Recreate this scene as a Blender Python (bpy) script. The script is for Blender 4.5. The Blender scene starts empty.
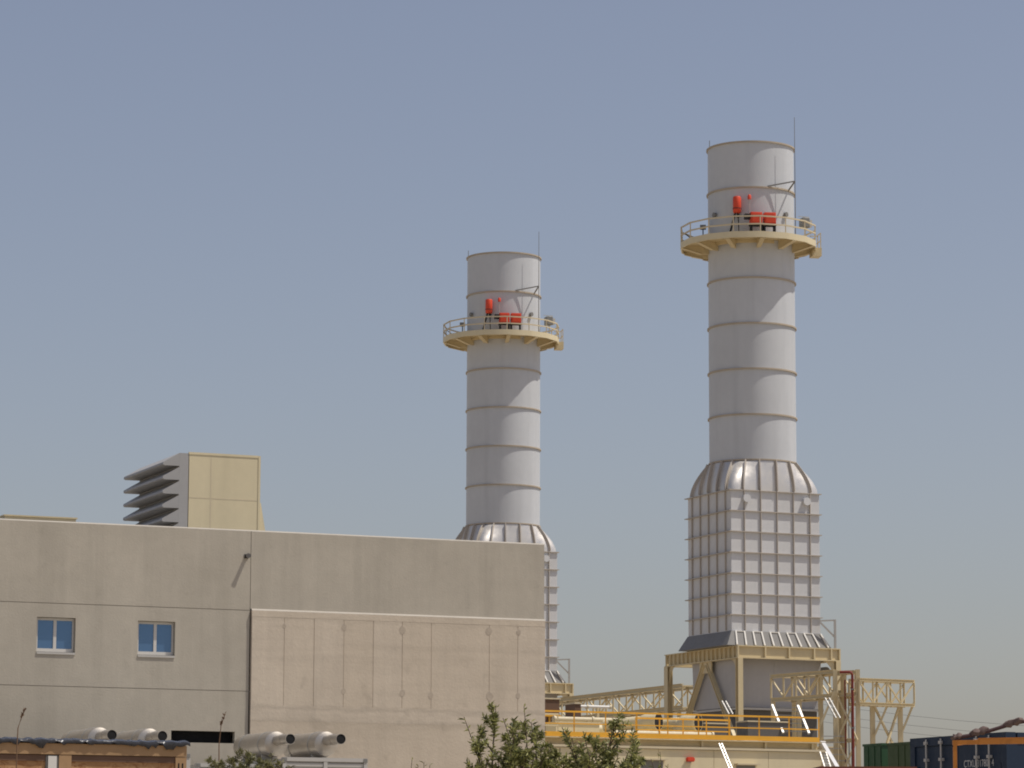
import bpy, bmesh, math, random
from mathutils import Vector, Matrix
R = math.radians
rng = random.Random(7)
sc = bpy.context.scene
C = sc.collection

# ---------------------------------------------------------------- camera
F_PX, PITCH, EYE = 3300.0, R(8.5477), 0.6
cam_d = bpy.data.cameras.new('camera'); cam = bpy.data.objects.new('camera', cam_d); C.objects.link(cam)
cam_d.sensor_width = 36.0; cam_d.lens = 36.0 * F_PX / 1024.0
cam_d.clip_start = 0.5; cam_d.clip_end = 20000
ROLL = 0.0035
cam.location = (0, 0, EYE); cam.rotation_euler = (Matrix.Rotation(R(90) + PITCH, 3, 'X') @ Matrix.Rotation(ROLL, 3, 'Z')).to_euler()
sc.camera = cam
sc.render.resolution_x, sc.render.resolution_y = 1024, 768

# ---------------------------------------------------------------- sky, sun, exposure
SUN_AZ, SUN_EL = R(83.5), R(63.5)           # azimuth measured from -Y (towards the camera) to +X
w = bpy.data.worlds.new('World'); sc.world = w; w.use_nodes = True
nt = w.node_tree; bg = nt.nodes['Background']
sky = nt.nodes.new('ShaderNodeTexSky'); sky.sky_type = 'NISHITA'; sky.sun_disc = False
sky.sun_elevation = SUN_EL
sdir = Vector((math.sin(SUN_AZ) * math.cos(SUN_EL), -math.cos(SUN_AZ) * math.cos(SUN_EL), math.sin(SUN_EL)))
sky.sun_rotation = math.atan2(sdir.x, sdir.y)
sky.altitude = 0; sky.air_density = 1.1; sky.dust_density = 1.5; sky.ozone_density = 1.4
hs = nt.nodes.new('ShaderNodeHueSaturation'); hs.inputs['Saturation'].default_value = 0.80      # dusty summer air, all over the sky
tn = nt.nodes.new('ShaderNodeMix'); tn.data_type = 'RGBA'; tn.blend_type = 'MULTIPLY'; tn.inputs[0].default_value = 1.0; tn.inputs[7].default_value = (1.03, .952, .98, 1)
nt.links.new(sky.outputs[0], hs.inputs['Color']); nt.links.new(hs.outputs[0], tn.inputs[6]); nt.links.new(tn.outputs[2], bg.inputs[0]); bg.inputs[1].default_value = 0.0885
sd = bpy.data.lights.new('sun', 'SUN'); sd.energy = 3.9; sd.angle = R(0.5); sd.color = (1.0, 0.95, 0.87)
sun = bpy.data.objects.new('sun', sd); C.objects.link(sun)
sun.rotation_euler = (-sdir).to_track_quat('-Z', 'Y').to_euler(); sun.location = (60, 0, 120)
sc.view_settings.view_transform = 'Standard'; sc.view_settings.look = 'None'
sc.view_settings.exposure = 0.0; sc.view_settings.gamma = 1.0
sc.view_settings.use_curve_mapping = False
sc.cycles.filter_width = 1.9                     # the compact camera's soft lens

# ---------------------------------------------------------------- materials
def mat(name, col, rough=0.7, metal=0.0, var=0.12, scale=0.6, streak=0.0, streak_scale=2.0, bump=0.0, bump_scale=40.0,
        col2=None, spec=0.4, spots=0.0, spot_scale=6.0, objvar=0.0, gen=False, hband=0.0, bands=()):
    """painted / concrete / metal surface: base colour broken up by two noises, vertical dirt runs and fine relief"""
    m = bpy.data.materials.new(name); m.use_nodes = True
    n = m.node_tree.nodes; l = m.node_tree.links; b = n['Principled BSDF']
    b.inputs['Roughness'].default_value = rough; b.inputs['Metallic'].default_value = metal
    b.inputs['Specular IOR Level'].default_value = spec
    tc = n.new('ShaderNodeTexCoord'); co = tc.outputs['Object']
    def noise(sc_, det=5.0, vec=None, rgh=0.6):
        t = n.new('ShaderNodeTexNoise'); t.inputs['Scale'].default_value = sc_; t.inputs['Detail'].default_value = det
        t.inputs['Roughness'].default_value = rgh
        l.new(vec if vec is not None else co, t.inputs['Vector']); return t.outputs['Fac']
    def mapr(v, a, b2, c, d):
        t = n.new('ShaderNodeMapRange'); l.new(v, t.inputs[0])
        t.inputs[1].default_value, t.inputs[2].default_value, t.inputs[3].default_value, t.inputs[4].default_value = a, b2, c, d
        return t.outputs[0]
    def mixc(f, a, b2):
        t = n.new('ShaderNodeMix'); t.data_type = 'RGBA'
        if isinstance(f, float): t.inputs[0].default_value = f
        else: l.new(f, t.inputs[0])
        for s, v in ((6, a), (7, b2)):
            if isinstance(v, tuple): t.inputs[s].default_value = (*v, 1)
            else: l.new(v, t.inputs[s])
        return t.outputs[2]
    c2 = col2 if col2 else tuple(x * 0.62 for x in col)
    cur = mixc(mapr(noise(scale), 0.3, 0.75, 0.0, var * 2.2), col, c2)
    cur = mixc(mapr(noise(scale * 9.0, 3.0), 0.35, 0.8, 0.0, var), cur, c2)
    if streak:
        mp = n.new('ShaderNodeMapping'); l.new(co, mp.inputs[0]); mp.inputs['Scale'].default_value = (1, 1, 0.06)
        cur = mixc(mapr(noise(streak_scale, 4.0, mp.outputs[0]), 0.48, 0.78, 0.0, streak), cur, tuple(x * 0.5 for x in col))
        cur = mixc(mapr(noise(streak_scale * 2.7, 3.0, mp.outputs[0]), 0.55, 0.8, 0.0, streak * 0.6), cur, tuple(min(1, x * 1.25) for x in col))
    for (zc, hw, amt) in bands:                                             # stained pour lines at their own heights
        sp = n.new('ShaderNodeSeparateXYZ'); l.new(co, sp.inputs[0])
        mp = n.new('ShaderNodeMapping'); l.new(co, mp.inputs[0]); mp.inputs['Scale'].default_value = (.8, 1, 2.2); mp.inputs['Location'].default_value = (zc, 0, 0)
        a1 = n.new('ShaderNodeMath'); a1.operation = 'MULTIPLY_ADD'; l.new(noise(1.3, 5.0, mp.outputs[0]), a1.inputs[0]); a1.inputs[1].default_value = .5; a1.inputs[2].default_value = -.25 - zc
        a2 = n.new('ShaderNodeMath'); a2.operation = 'ADD'; l.new(sp.outputs[2], a2.inputs[0]); l.new(a1.outputs[0], a2.inputs[1])
        a3 = n.new('ShaderNodeMath'); a3.operation = 'ABSOLUTE'; l.new(a2.outputs[0], a3.inputs[0])
        cur = mixc(mapr(a3.outputs[0], 0.0, hw, amt, 0.0), cur, tuple(x * .6 for x in col))
    if hband:
        mp = n.new('ShaderNodeMapping'); l.new(co, mp.inputs[0]); mp.inputs['Scale'].default_value = (.10, 1, 1.9)
        cur = mixc(mapr(noise(1.0, 4.0, mp.outputs[0]), 0.5, 0.68, 0.0, hband), cur, tuple(x * 0.55 for x in col))
    if spots:
        cur = mixc(mapr(noise(spot_scale, 2.0), 0.62, 0.72, 0.0, spots), cur, tuple(x * 0.45 for x in col))
    if objvar:
        oi = n.new('ShaderNodeObjectInfo')
        cur = mixc(mapr(oi.outputs['Random'], 0, 1, 0.0, objvar), cur, (col[0] * 0.72, col[1] * 0.68, col[2] * 0.6))
    l.new(cur, b.inputs['Base Color'])
    l.new(mapr(noise(scale * 5.0), 0.3, 0.7, max(0.02, rough - 0.1), min(1.0, rough + 0.1)), b.inputs['Roughness'])
    if bump:
        bp = n.new('ShaderNodeBump'); bp.inputs['Strength'].default_value = bump; bp.inputs['Distance'].default_value = 0.02
        l.new(noise(bump_scale, 4.0), bp.inputs['Height']); l.new(bp.outputs[0], b.inputs['Normal'])
    return m

M = {}
M['panel']   = mat('precast_concrete', (.50, .455, .375), .9, var=.24, scale=.3, streak=.34, streak_scale=1.3, bump=.25, bump_scale=14, objvar=.2, spots=.12, spot_scale=2.2)
M['cast']    = mat('cast_concrete', (.63, .545, .435), .9, var=.2, scale=.45, streak=.26, streak_scale=1.6, bump=.35, bump_scale=10, spots=.28, spot_scale=1.3, objvar=.26, hband=.25, bands=((6.22, .13, .5), (5.75, .16, .45), (9.1, .10, .25)))
M['cap']     = mat('parapet_concrete', (.46, .42, .36), .9, var=.15, scale=.8)
M['sealant'] = mat('joint_sealant', (.26, .235, .20), .9, var=.2, scale=2)
M['patch']   = mat('tie_patch_mortar', (.50, .425, .335), .95, var=.3, scale=5)
M['roofing'] = mat('roof_gravel', (.30, .28, .25), .95, var=.2, scale=1.0)
M['stack']   = mat('stack_grey_paint', (.555, .57, .585), .55, var=.10, scale=.22, streak=.22, streak_scale=.9, bump=.06, bump_scale=1.2, objvar=.12)
M['casing']  = mat('casing_grey_paint', (.64, .64, .64), .6, var=.12, scale=.5, streak=.15, streak_scale=1.5, bump=.08, bump_scale=2.0, objvar=.14)
M['rib']     = mat('stiffener_paint', (.48, .43, .37), .6, var=.15, scale=.8)
M['ring']    = mat('ring_primer', (.47, .40, .31), .7, var=.18, scale=.9)
M['alu']     = mat('aluminium_cladding', (.70, .665, .61), .36, metal=.5, var=.06, scale=.5, bump=.04, bump_scale=.8)
M['plenum']  = mat('plenum_grey_paint', (.45, .43, .41), .6, var=.12, scale=.5, streak=.2, streak_scale=1.2)
M['alu_dark']= mat('dark_skirt_paint', (.215, .205, .19), .5, metal=.0, var=.12, scale=.9)
M['beige']   = mat('beige_steel_paint', (.67, .555, .335), .55, var=.16, scale=.5, streak=.14, streak_scale=1.5)
M['beige_lt']= mat('cream_panel_paint', (.70, .605, .395), .55, var=.12, scale=.35, streak=.16, streak_scale=1.2, bump=.08, bump_scale=1.2)
M['yellow']  = mat('safety_yellow_paint', (.84, .43, .04), .5, var=.16, scale=1.0)
M['cream']   = mat('cream_rail_paint', (.62, .53, .36), .55, var=.1, scale=1.2)
M['red']     = mat('signal_red_paint', (.70, .07, .026), .5, var=.1, scale=1.5)
M['dkred']   = mat('dark_red_pipe_paint', (.22, .035, .022), .5, var=.15, scale=1.0)
M['rust']    = mat('rusty_red_steel', (.22, .07, .04), .75, var=.3, scale=2.0)
M['black']   = mat('black_rubber', (.018, .018, .02), .6, var=.1, scale=2.0)
M['dark']    = mat('dark_machinery', (.13, .12, .11), .6, var=.2, scale=.9)
M['galv']    = mat('galvanised_steel', (.46, .445, .41), .36, metal=.4, var=.1, scale=2.0)
M['white']   = mat('white_paint', (.72, .69, .63), .5, var=.06, scale=1.5)
M['winframe'] = mat('window_frame_white', (.60, .575, .53), .5, var=.08, scale=2)
M['lgrey']   = mat('light_grey_paint', (.50, .48, .44), .5, var=.1, scale=1.0)
M['grey']    = mat('mid_grey_paint', (.22, .215, .20), .55, var=.12, scale=1.0)
M['louver']  = mat('louver_grey_paint', (.23, .21, .19), .6, var=.12, scale=1.0)
M['hoodgrey']= mat('intake_grey_paint', (.38, .37, .355), .55, var=.1, scale=.8)
M['steel']   = mat('muffler_steel', (.55, .50, .43), .42, metal=.7, var=.2, scale=1.5, bump=.05, bump_scale=3)
M['green']   = mat('dark_green_paint', (.022, .075, .028), .5, var=.15, scale=1.0)
M['green2']  = mat('olive_green_paint', (.045, .075, .025), .55, var=.15, scale=1.0)
M['blue']    = mat('container_blue_paint', (.010, .026, .055), .6, var=.2, scale=1.2, streak=.2, streak_scale=4)
M['orange']  = mat('orange_frame_paint', (.54, .20, .028), .5, var=.2, scale=3.0)
M['print']   = mat('white_print', (.70, .70, .67), .7, var=.3, scale=9.0)
M['wood']    = mat('pine_board', (.45, .285, .15), .8, var=.25, scale=1.5, streak=.0, objvar=.3)
M['tarp']    = mat('black_tarpaulin', (.05, .05, .056), .28, var=.2, scale=3.0, bump=.5, bump_scale=7)
M['cloth']   = mat('grey_rag', (.16, .11, .095), .9, var=.3, scale=6.0)
M['brown']   = mat('brown_steel', (.16, .09, .055), .7, var=.25, scale=1.0)
M['hose']    = mat('hose_rubber', (.07, .03, .03), .6, var=.3, scale=8.0)
M['interior']= mat('dark_interior', (.012, .012, .013), .9, var=.1)
M['bark']    = mat('bark', (.10, .07, .045), .9, var=.3, scale=6.0)
M['dry']     = mat('dry_stalk', (.20, .12, .07), .9, var=.2, scale=6.0)
M['wire']    = mat('power_wire', (.10, .10, .10), .6, var=.05)

def glass_mat():
    m = bpy.data.materials.new('sky_tinted_glass'); m.use_nodes = True
    b = m.node_tree.nodes['Principled BSDF']
    b.inputs['Base Color'].default_value = (.11, .205, .36, 1); b.inputs['Roughness'].default_value = .06  # blue of the reflected sky is put into the base colour
    b.inputs['Metallic'].default_value = .55; b.inputs['Specular IOR Level'].default_value = .6
    return m
M['glass'] = glass_mat()

def osb_mat():
    m = bpy.data.materials.new('strand_board'); m.use_nodes = True
    n = m.node_tree.nodes; l = m.node_tree.links; b = n['Principled BSDF']; b.inputs['Roughness'].default_value = .8
    tc = n.new('ShaderNodeTexCoord')
    v = n.new('ShaderNodeTexVoronoi'); v.inputs['Scale'].default_value = 9
    mp = n.new('ShaderNodeMapping'); mp.inputs['Rotation'].default_value = (0, .7, 0); mp.inputs['Scale'].default_value = (1.0, 1, 2.6)
    wn = n.new('ShaderNodeTexNoise'); wn.inputs['Scale'].default_value = 3
    l.new(tc.outputs['Object'], wn.inputs['Vector'])
    ad = n.new('ShaderNodeVectorMath'); ad.operation = 'ADD'; l.new(tc.outputs['Object'], ad.inputs[0]); l.new(wn.outputs['Color'], ad.inputs[1])
    l.new(ad.outputs[0], mp.inputs[0]); l.new(mp.outputs[0], v.inputs['Vector'])
    r = n.new('ShaderNodeValToRGB'); l.new(v.outputs['Color'], r.inputs[0])
    e = r.color_ramp.elements; e[0].color = (.30, .13, .045, 1); e[0].position = .15; e[1].color = (.46, .27, .125, 1); e[1].position = .8
    l.new(r.outputs[0], b.inputs['Base Color'])
    return m
M['osb'] = osb_mat()

def leaf_mat(name, c1, c2):
    m = bpy.data.materials.new(name); m.use_nodes = True
    n = m.node_tree.nodes; l = m.node_tree.links; b = n['Principled BSDF']
    b.inputs['Roughness'].default_value = .45; b.inputs['Specular IOR Level'].default_value = .5
    g = n.new('ShaderNodeNewGeometry'); r = n.new('ShaderNodeValToRGB'); l.new(g.outputs['Random Per Island'], r.inputs[0])
    r.color_ramp.elements[0].color = (*c1, 1); r.color_ramp.elements[1].color = (*c2, 1)
    l.new(r.outputs[0], b.inputs['Base Color'])
    t = n.new('ShaderNodeBsdfTranslucent'); l.new(r.outputs[0], t.inputs[0])
    mx = n.new('ShaderNodeMixShader'); mx.inputs[0].default_value = .3
    l.new(b.outputs[0], mx.inputs[1]); l.new(t.outputs[0], mx.inputs[2]); l.new(mx.outputs[0], n['Material Output'].inputs[0])
    return m
M['leaf'] = leaf_mat('shrub_leaf', (.055, .07, .02), (.48, .47, .17))
M['leaf2'] = leaf_mat('dusty_leaf', (.09, .09, .035), (.30, .28, .12))

# ---------------------------------------------------------------- mesh helpers
def new(): return bmesh.new()
def add_box(bm, x0, x1, y0, y1, z0, z1, mtx=None):
    vs = [Vector((x, y, z)) for z in (z0, z1) for y in (y0, y1) for x in (x0, x1)]
    if mtx: vs = [mtx @ v for v in vs]
    v = [bm.verts.new(p) for p in vs]
    for q in ((0, 2, 3, 1), (4, 5, 7, 6), (0, 1, 5, 4), (2, 6, 7, 3), (0, 4, 6, 2), (1, 3, 7, 5)):
        bm.faces.new([v[i] for i in q])
def frame_of(p0, p1, up=(0, 0, 1)):
    p0, p1 = Vector(p0), Vector(p1); d = (p1 - p0); L = d.length; d.normalize(); up = Vector(up)
    if abs(d.dot(up)) > .98: up = Vector((.31, .95, 0))
    s = d.cross(up).normalized(); t = s.cross(d).normalized()
    return p0, L, d, s, t
def add_prof(bm, p0, p1, prof, up=(0, 0, 1)):
    o, L, d, s, t = frame_of(p0, p1, up)
    a = [bm.verts.new(o + s * x + t * y) for x, y in prof]; b = [bm.verts.new(o + d * L + s * x + t * y) for x, y in prof]
    k = len(prof)
    for i in range(k): bm.faces.new((a[i], a[(i + 1) % k], b[(i + 1) % k], b[i]))
    bm.faces.new(a[::-1]); bm.faces.new(b)
def add_bar(bm, p0, p1, wd, ht=None, up=(0, 0, 1)):
    ht = ht or wd; a, b = wd / 2, ht / 2
    add_prof(bm, p0, p1, [(-a, -b), (a, -b), (a, b), (-a, b)], up)
def add_ibeam(bm, p0, p1, wd, ht, tk=None, up=(0, 0, 1)):
    a, b = wd / 2, ht / 2; t = tk or min(wd, ht) * .1; k = t * .5
    add_prof(bm, p0, p1, [(-a, -b), (a, -b), (a, -b + t), (k, -b + t), (k, b - t), (a, b - t), (a, b), (-a, b), (-a, b - t), (-k, b - t), (-k, -b + t), (-a, -b + t)], up)
def add_tube(bm, p0, p1, r, n=10, r1=None, cap=True):
    o, L, d, s, t = frame_of(p0, p1); r1 = r if r1 is None else r1
    a = [bm.verts.new(o + (s * math.cos(2 * math.pi * i / n) + t * math.sin(2 * math.pi * i / n)) * r) for i in range(n)]
    b = [bm.verts.new(o + d * L + (s * math.cos(2 * math.pi * i / n) + t * math.sin(2 * math.pi * i / n)) * r1) for i in range(n)]
    for i in range(n):
        f = bm.faces.new((a[i], a[(i + 1) % n], b[(i + 1) % n], b[i])); f.smooth = True
    if cap: bm.faces.new(a[::-1]); bm.faces.new(b)
def add_path(bm, pts, r, n=8):
    pts = [Vector(p) for p in pts]; rings = []
    for i, p in enumerate(pts):
        d = (pts[min(i + 1, len(pts) - 1)] - pts[max(i - 1, 0)]).normalized()
        up = Vector((0, 0, 1)) if abs(d.z) < .95 else Vector((.3, .95, 0))
        s = d.cross(up).normalized(); t = s.cross(d)
        rr = r[i] if isinstance(r, (list, tuple)) else r
        rings.append([bm.verts.new(p + (s * math.cos(2 * math.pi * k / n) + t * math.sin(2 * math.pi * k / n)) * rr) for k in range(n)])
    for a, b in zip(rings, rings[1:]):
        for k in range(n):
            f = bm.faces.new((a[k], a[(k + 1) % n], b[(k + 1) % n], b[k])); f.smooth = True
    bm.faces.new(rings[0][::-1]); bm.faces.new(rings[-1])
def add_lathe(bm, prof, n=64, close=True, smooth=True, a0=0.0, a1=2 * math.pi):
    """prof: (r, z) points, turned round z; closed profile loop when close"""
    full = abs(a1 - a0 - 2 * math.pi) < 1e-6; cols = n if full else n + 1
    rings = [[bm.verts.new((r * math.cos(a0 + (a1 - a0) * i / n), r * math.sin(a0 + (a1 - a0) * i / n), z)) for i in range(cols)] for r, z in prof]
    k = len(prof)
    for j in range(k if close else k - 1):
        A, B = rings[j], rings[(j + 1) % k]
        for i in range(n):
            f = bm.faces.new((A[i], A[(i + 1) % cols], B[(i + 1) % cols], B[i])); f.smooth = smooth
    if not full and close:
        bm.faces.new([r[0] for r in rings]); bm.faces.new([r[-1] for r in rings][::-1])
def obj(name, bm, m, parent=None, loc=None, rotz=None, sharp=True):
    me = bpy.data.meshes.new(name); bmesh.ops.recalc_face_normals(bm, faces=bm.faces[:]); bm.to_mesh(me); bm.free()
    me.materials.append(m)
    if sharp: me.set_sharp_from_angle(angle=R(40))
    o = bpy.data.objects.new(name, me); C.objects.link(o)
    if parent: o.parent = parent
    if loc: o.location = loc
    if rotz is not None: o.rotation_euler.z = rotz
    return o
def again(o, parent=None, loc=None, rotz=None):
    c = o.copy(); C.objects.link(c); c.parent = parent if parent else o.parent
    if loc is not None: c.location = loc
    if rotz is not None: c.rotation_euler.z = rotz
    return c
def tag(o, label, cat, group=None):
    o['label'] = label; o['category'] = cat
    if group: o['group'] = group
    return o
def thing(name, label, cat, loc=(0, 0, 0), rotz=0.0, group=None):
    o = bpy.data.objects.new(name, None); C.objects.link(o); o.empty_display_size = .3
    o.location = loc; o.rotation_euler.z = rotz
    return tag(o, label, cat, group)
def dup(root, loc, rotz, label):
    r = root.copy(); C.objects.link(r); r.location = loc; r.rotation_euler.z = rotz; r['label'] = label
    for ch in list(root.children):
        c = ch.copy(); C.objects.link(c); c.parent = r
        for g in list(ch.children):
            d = g.copy(); C.objects.link(d); d.parent = c
    return r
def part(name, m, parent, fn, *a, **k):
    bm = new(); fn(bm, *a, **k); return obj(name, bm, m, parent)
# where the survey lines of the photograph put a point at distance y in front of the lens
def at(px, py, y):
    dx, dy = px - 512, py - 384
    dx, dy = dx * math.cos(ROLL) + dy * math.sin(ROLL), -dx * math.sin(ROLL) + dy * math.cos(ROLL)
    a, b = dx / F_PX, -dy / F_PX
    cp, sp = math.cos(PITCH), math.sin(PITCH)
    t = y / (cp - b * sp)
    return Vector((a * t, y, EYE + (sp + b * cp) * t))
def to_local(root_loc, rotz, p):
    d = Vector(p) - Vector(root_loc); c, s = math.cos(rotz), math.sin(rotz)
    return Vector((d.x * c + d.y * s, -d.x * s + d.y * c, d.z))

# ---------------------------------------------------------------- ground
def ground():
    bm = new(); xs = [-9000, -2500, -600, -200, -100, -60, -40, -25, -15, -8, 0, 8, 15, 25, 40, 60, 100, 200, 600, 2500, 9000]
    ys = [-9000, -2500, -400, -60, -20, -8, 0, 6, 12, 17, 22, 27, 32, 40, 60, 100, 160, 260, 400, 900, 2500, 9000]
    def h(x, y):
        t = min(1, max(0, (y - 5) / 22)); return -1.05 * (1 - t * t * (3 - 2 * t))
    g = [[bm.verts.new((x, y, h(x, y))) for x in xs] for y in ys]
    for j in range(len(ys) - 1):
        for i in range(len(xs) - 1): bm.faces.new((g[j][i], g[j][i + 1], g[j + 1][i + 1], g[j + 1][i])).smooth = True
    o = obj('ground', bm, mat('dusty_earth', (.42, .355, .27), .95, var=.3, scale=.15, bump=.5, bump_scale=3), sharp=False); o['kind'] = 'structure'
ground()

TH = R(24)
# ================================================================= EXHAUST STACKS
S1, S2 = (16.42, 223.0, 0.0), (-0.69, 263.5, 0.0)
def az(deg, r):                       # bearing from the camera side (-Y) to +X, turned into the stack's own frame
    a = R(deg) - TH; return (r * math.sin(a), -r * math.cos(a))
RINGS = [28.61, 31.7, 34.81, 37.93, 41.06, 44.0, 47.29, 50.46]
DECK = 43.75
stack = thing('exhaust_stack', 'nearer and taller looking grey exhaust stack at right, standing whole on its beige steel frame', 'exhaust stack', S1, TH, 'grey exhaust stacks of the power plant')
RS = 2.96
def shell(i):
    z0, z1 = RINGS[i], RINGS[i + 1]; bm = new()
    prof = [(RS, z0 + .01), (RS, z1 - .01), (RS - .05, z1 - .01), (RS - .05, z0 + .01)]
    add_lathe(bm, prof, 72); return obj('shell_section', bm, M['stack'], stack)
for i in range(7):
    s = shell(i)
for i, z in enumerate(RINGS):
    if i == 5: continue
    bm = new(); e = .10 if i else .08
    add_lathe(bm, [(RS - .03, z - .05), (RS + e, z - .05), (RS + e, z + .05), (RS - .03, z + .05)], 72)
    obj('stiffening_ring', bm, M['ring'], stack)
bm = new(); add_lathe(bm, [(.01, 49.0), (RS - .06, 49.0), (RS - .06, 48.95), (.01, 48.95)], 32); obj('silencer_core', bm, M['interior'], stack)

# --- platform
NP = 16; A0 = R(-90 + 6) - TH
OFF = Vector((-.2 * math.cos(TH), .2 * math.sin(TH), 0))               # the platform sits a little off the shell's axis
def ring_poly(bm, r0, r1, z0, z1):
    add_lathe(bm, [(r0, z0), (r1, z0), (r1, z1), (r0, z1)], NP, smooth=False, a0=A0, a1=A0 + 2 * math.pi); bm.transform(Matrix.Translation(OFF))
bm = new(); ring_poly(bm, RS - .3, 4.62, DECK - .08, DECK); deck = obj('platform_deck', bm, M['beige'], stack)
bm = new(); ring_poly(bm, 4.624, 4.72, DECK - .26, DECK + .16); obj('edge_channel', bm, M['beige_lt'], stack)
bm = new(); ring_poly(bm, RS + .004, RS + .12, DECK - .32, DECK - .084); obj('inner_ring_beam', bm, M['beige'], stack)
def bracket_bm():
    bm = new(); k = .05
    for zt, zb0, zb1 in ((DECK - .082, DECK - .66, DECK - .30),):
        v = []
        for y in (-k, k):
            v.append([bm.verts.new(p) for p in ((RS - .22, y, zt), (RS - .22, y, zb0), (RS + .35, y, zb0), (4.61, y, zb1), (4.61, y, zt))])
        bm.faces.new(v[0]); bm.faces.new(v[1][::-1])
        for i in range(5): bm.faces.new((v[0][i], v[1][i], v[1][(i + 1) % 5], v[0][(i + 1) % 5]))
    w = .15                                                             # bottom flange following the slope
    add_bar(bm, (RS + .35, 0, DECK - .66), (4.61, 0, DECK - .30), w * 2, .05)
    return bm
b0 = obj('support_bracket', bracket_bm(), M['beige'], stack, loc=OFF, rotz=A0 + R(2))
for i in range(1, 12): again(b0, stack, loc=OFF, rotz=A0 + R(2) + i * R(30))
def rp(i, r=4.67, z=0): a = A0 + 2 * math.pi * i / NP; return OFF + Vector((r * math.cos(a), r * math.sin(a), z))
bm = new(); add_bar(bm, (0, 0, 0), (0, 0, 1.02), .07); post0 = obj('rail_post', bm, M['cream'], stack, loc=rp(0, z=DECK + .162))
for i in range(1, NP): again(post0, stack, loc=rp(i, z=DECK + .162))
for nm, zz in (('top_rail', 1.2), ('mid_rail', .66)):
    bm = new(); r_ = 4.67
    add_lathe(bm, [(r_ - .045, DECK + zz - .045), (r_ + .045, DECK + zz - .045), (r_ + .045, DECK + zz + .045), (r_ - .045, DECK + zz + .045)], NP, smooth=False, a0=A0, a1=A0 + 2 * math.pi); bm.transform(Matrix.Translation(OFF))
    obj(nm, bm, M['cream'], stack)
# ladder landing hung on the far right of the platform
bm = new(); x, y = az(98, 4.42)
mt = Matrix.Translation((x, y, 0)) @ Matrix.Rotation(-TH + R(8), 4, 'Z')
add_box(bm, -.22, .42, -.5, .5, DECK - .62, DECK - .05, mt); land = obj('ladder_landing', bm, M['beige'], stack)
bm = new()
for yy in (-.45, .45): add_bar(bm, mt @ Vector((.36, yy, DECK - .05)), mt @ Vector((.36, yy, DECK + 1.0)), .06)
for zz in (.45, .98): add_bar(bm, mt @ Vector((.36, -.45, DECK + zz)), mt @ Vector((.36, .45, DECK + zz)), .055); add_bar(bm, mt @ Vector((-.2, .45, DECK + zz - .05)), mt @ Vector((.36, .45, DECK + zz - .05)), .055)
obj('landing_rail', bm, M['cream'], land)
# lightning rods, braces, top fittings
x, y = az(46, RS + .95)
bm = new(); add_tube(bm, (x, y, DECK), (x, y, 52.2), .035, 8, .018); obj('lightning_rod', bm, M['grey'], stack)
bm = new(); q = az(18, RS + .06); add_bar(bm, (q[0], q[1], 47.36), (x, y, 47.75), .08); q = az(54, RS + .06); add_bar(bm, (q[0], q[1], 47.3), (x, y, 47.75), .08)
obj('rod_brace', bm, M['grey'], stack)
bm = new(); q = az(-75, RS + .02); add_tube(bm, (q[0], q[1], 50.4), (q[0], q[1], 51.0), .025, 6); obj('short_rod', bm, M['grey'], stack)
bm = new(); q = az(150, RS - .2); add_box(bm, q[0] - .14, q[0] + .14, q[1] - .14, q[1] + .14, 50.45, 51.05); obj('lifting_lug', bm, M['ring'], stack)
# cable tray round the foot of the shell, above the deck
bm = new(); add_lathe(bm, [(RS + .02, DECK + .01), (RS + .25, DECK + .01), (RS + .25, DECK + .2), (RS + .02, DECK + .2)], 48, a0=R(-170) - TH, a1=R(-62) - TH); obj('cable_run', bm, M['dark'], stack)
for d, z in ((-58, 45.6), (46, 45.55)):
    bm = new(); q = az(d, RS + .06); add_tube(bm, (q[0], q[1], z), (q[0] * 1.05, q[1] * 1.05, z), .17, 12); obj('sample_port', bm, M['grey'], stack)

# --- casing (rectangular silencer) with its panels, flanges and ribs
WX, WY, ZB = 3.36, 3.14, 17.0
ZT = 26.42; PITCH_Z = 1.39
FL = [ZT - PITCH_Z * k for k in range(7)]
bm = new(); add_box(bm, -WX + .08, WX - .08, -WY + .08, WY - .08, ZB, ZT - .02); obj('casing_core', bm, M['casing'], stack)
ribx = [-WX + t for t in (.98, 2.22, 3.46, 4.71, 5.97)]; riby = [-WY + t for t in (.70, 1.93, 3.14, 4.36, 5.56)]
def cells(edges): return list(zip(edges[:-1], edges[1:]))
zed = FL + [ZB]
cache = {}
for (xa, xb) in cells([-WX] + ribx + [WX]):
    for k in range(7):
        w_, h_ = round(xb - xa - .012, 3), round(zed[k] - zed[k + 1] - .012, 3); key = ('x', w_, h_)
        for sgn in (-1, 1):
            loc = ((xa + xb) / 2, sgn * (WY - .06), (zed[k] + zed[k + 1]) / 2)
            if sgn > 0 and k > 6: continue
            if key not in cache:
                bm = new(); add_box(bm, -w_ / 2, w_ / 2, -.06, .06, -h_ / 2, h_ / 2); cache[key] = obj('casing_panel', bm, M['casing'], stack, loc=loc)
            elif sgn < 0: again(cache[key], stack, loc=loc)
for (ya, yb) in cells([-WY] + riby + [WY]):
    for k in range(7):
        w_, h_ = round(yb - ya - .012, 3), round(zed[k] - zed[k + 1] - .012, 3); key = ('y', w_, h_)
        loc = (-(WX - .06) - .003, (ya + yb) / 2, (zed[k] + zed[k + 1]) / 2)
        if key not in cache:
            bm = new(); add_box(bm, -.06, .06, -w_ / 2, w_ / 2, -h_ / 2, h_ / 2); cache[key] = obj('casing_panel', bm, M['casing'], stack, loc=loc)
        else: again(cache[key], stack, loc=loc)
D = .12
bm = new(); e = .19
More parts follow.
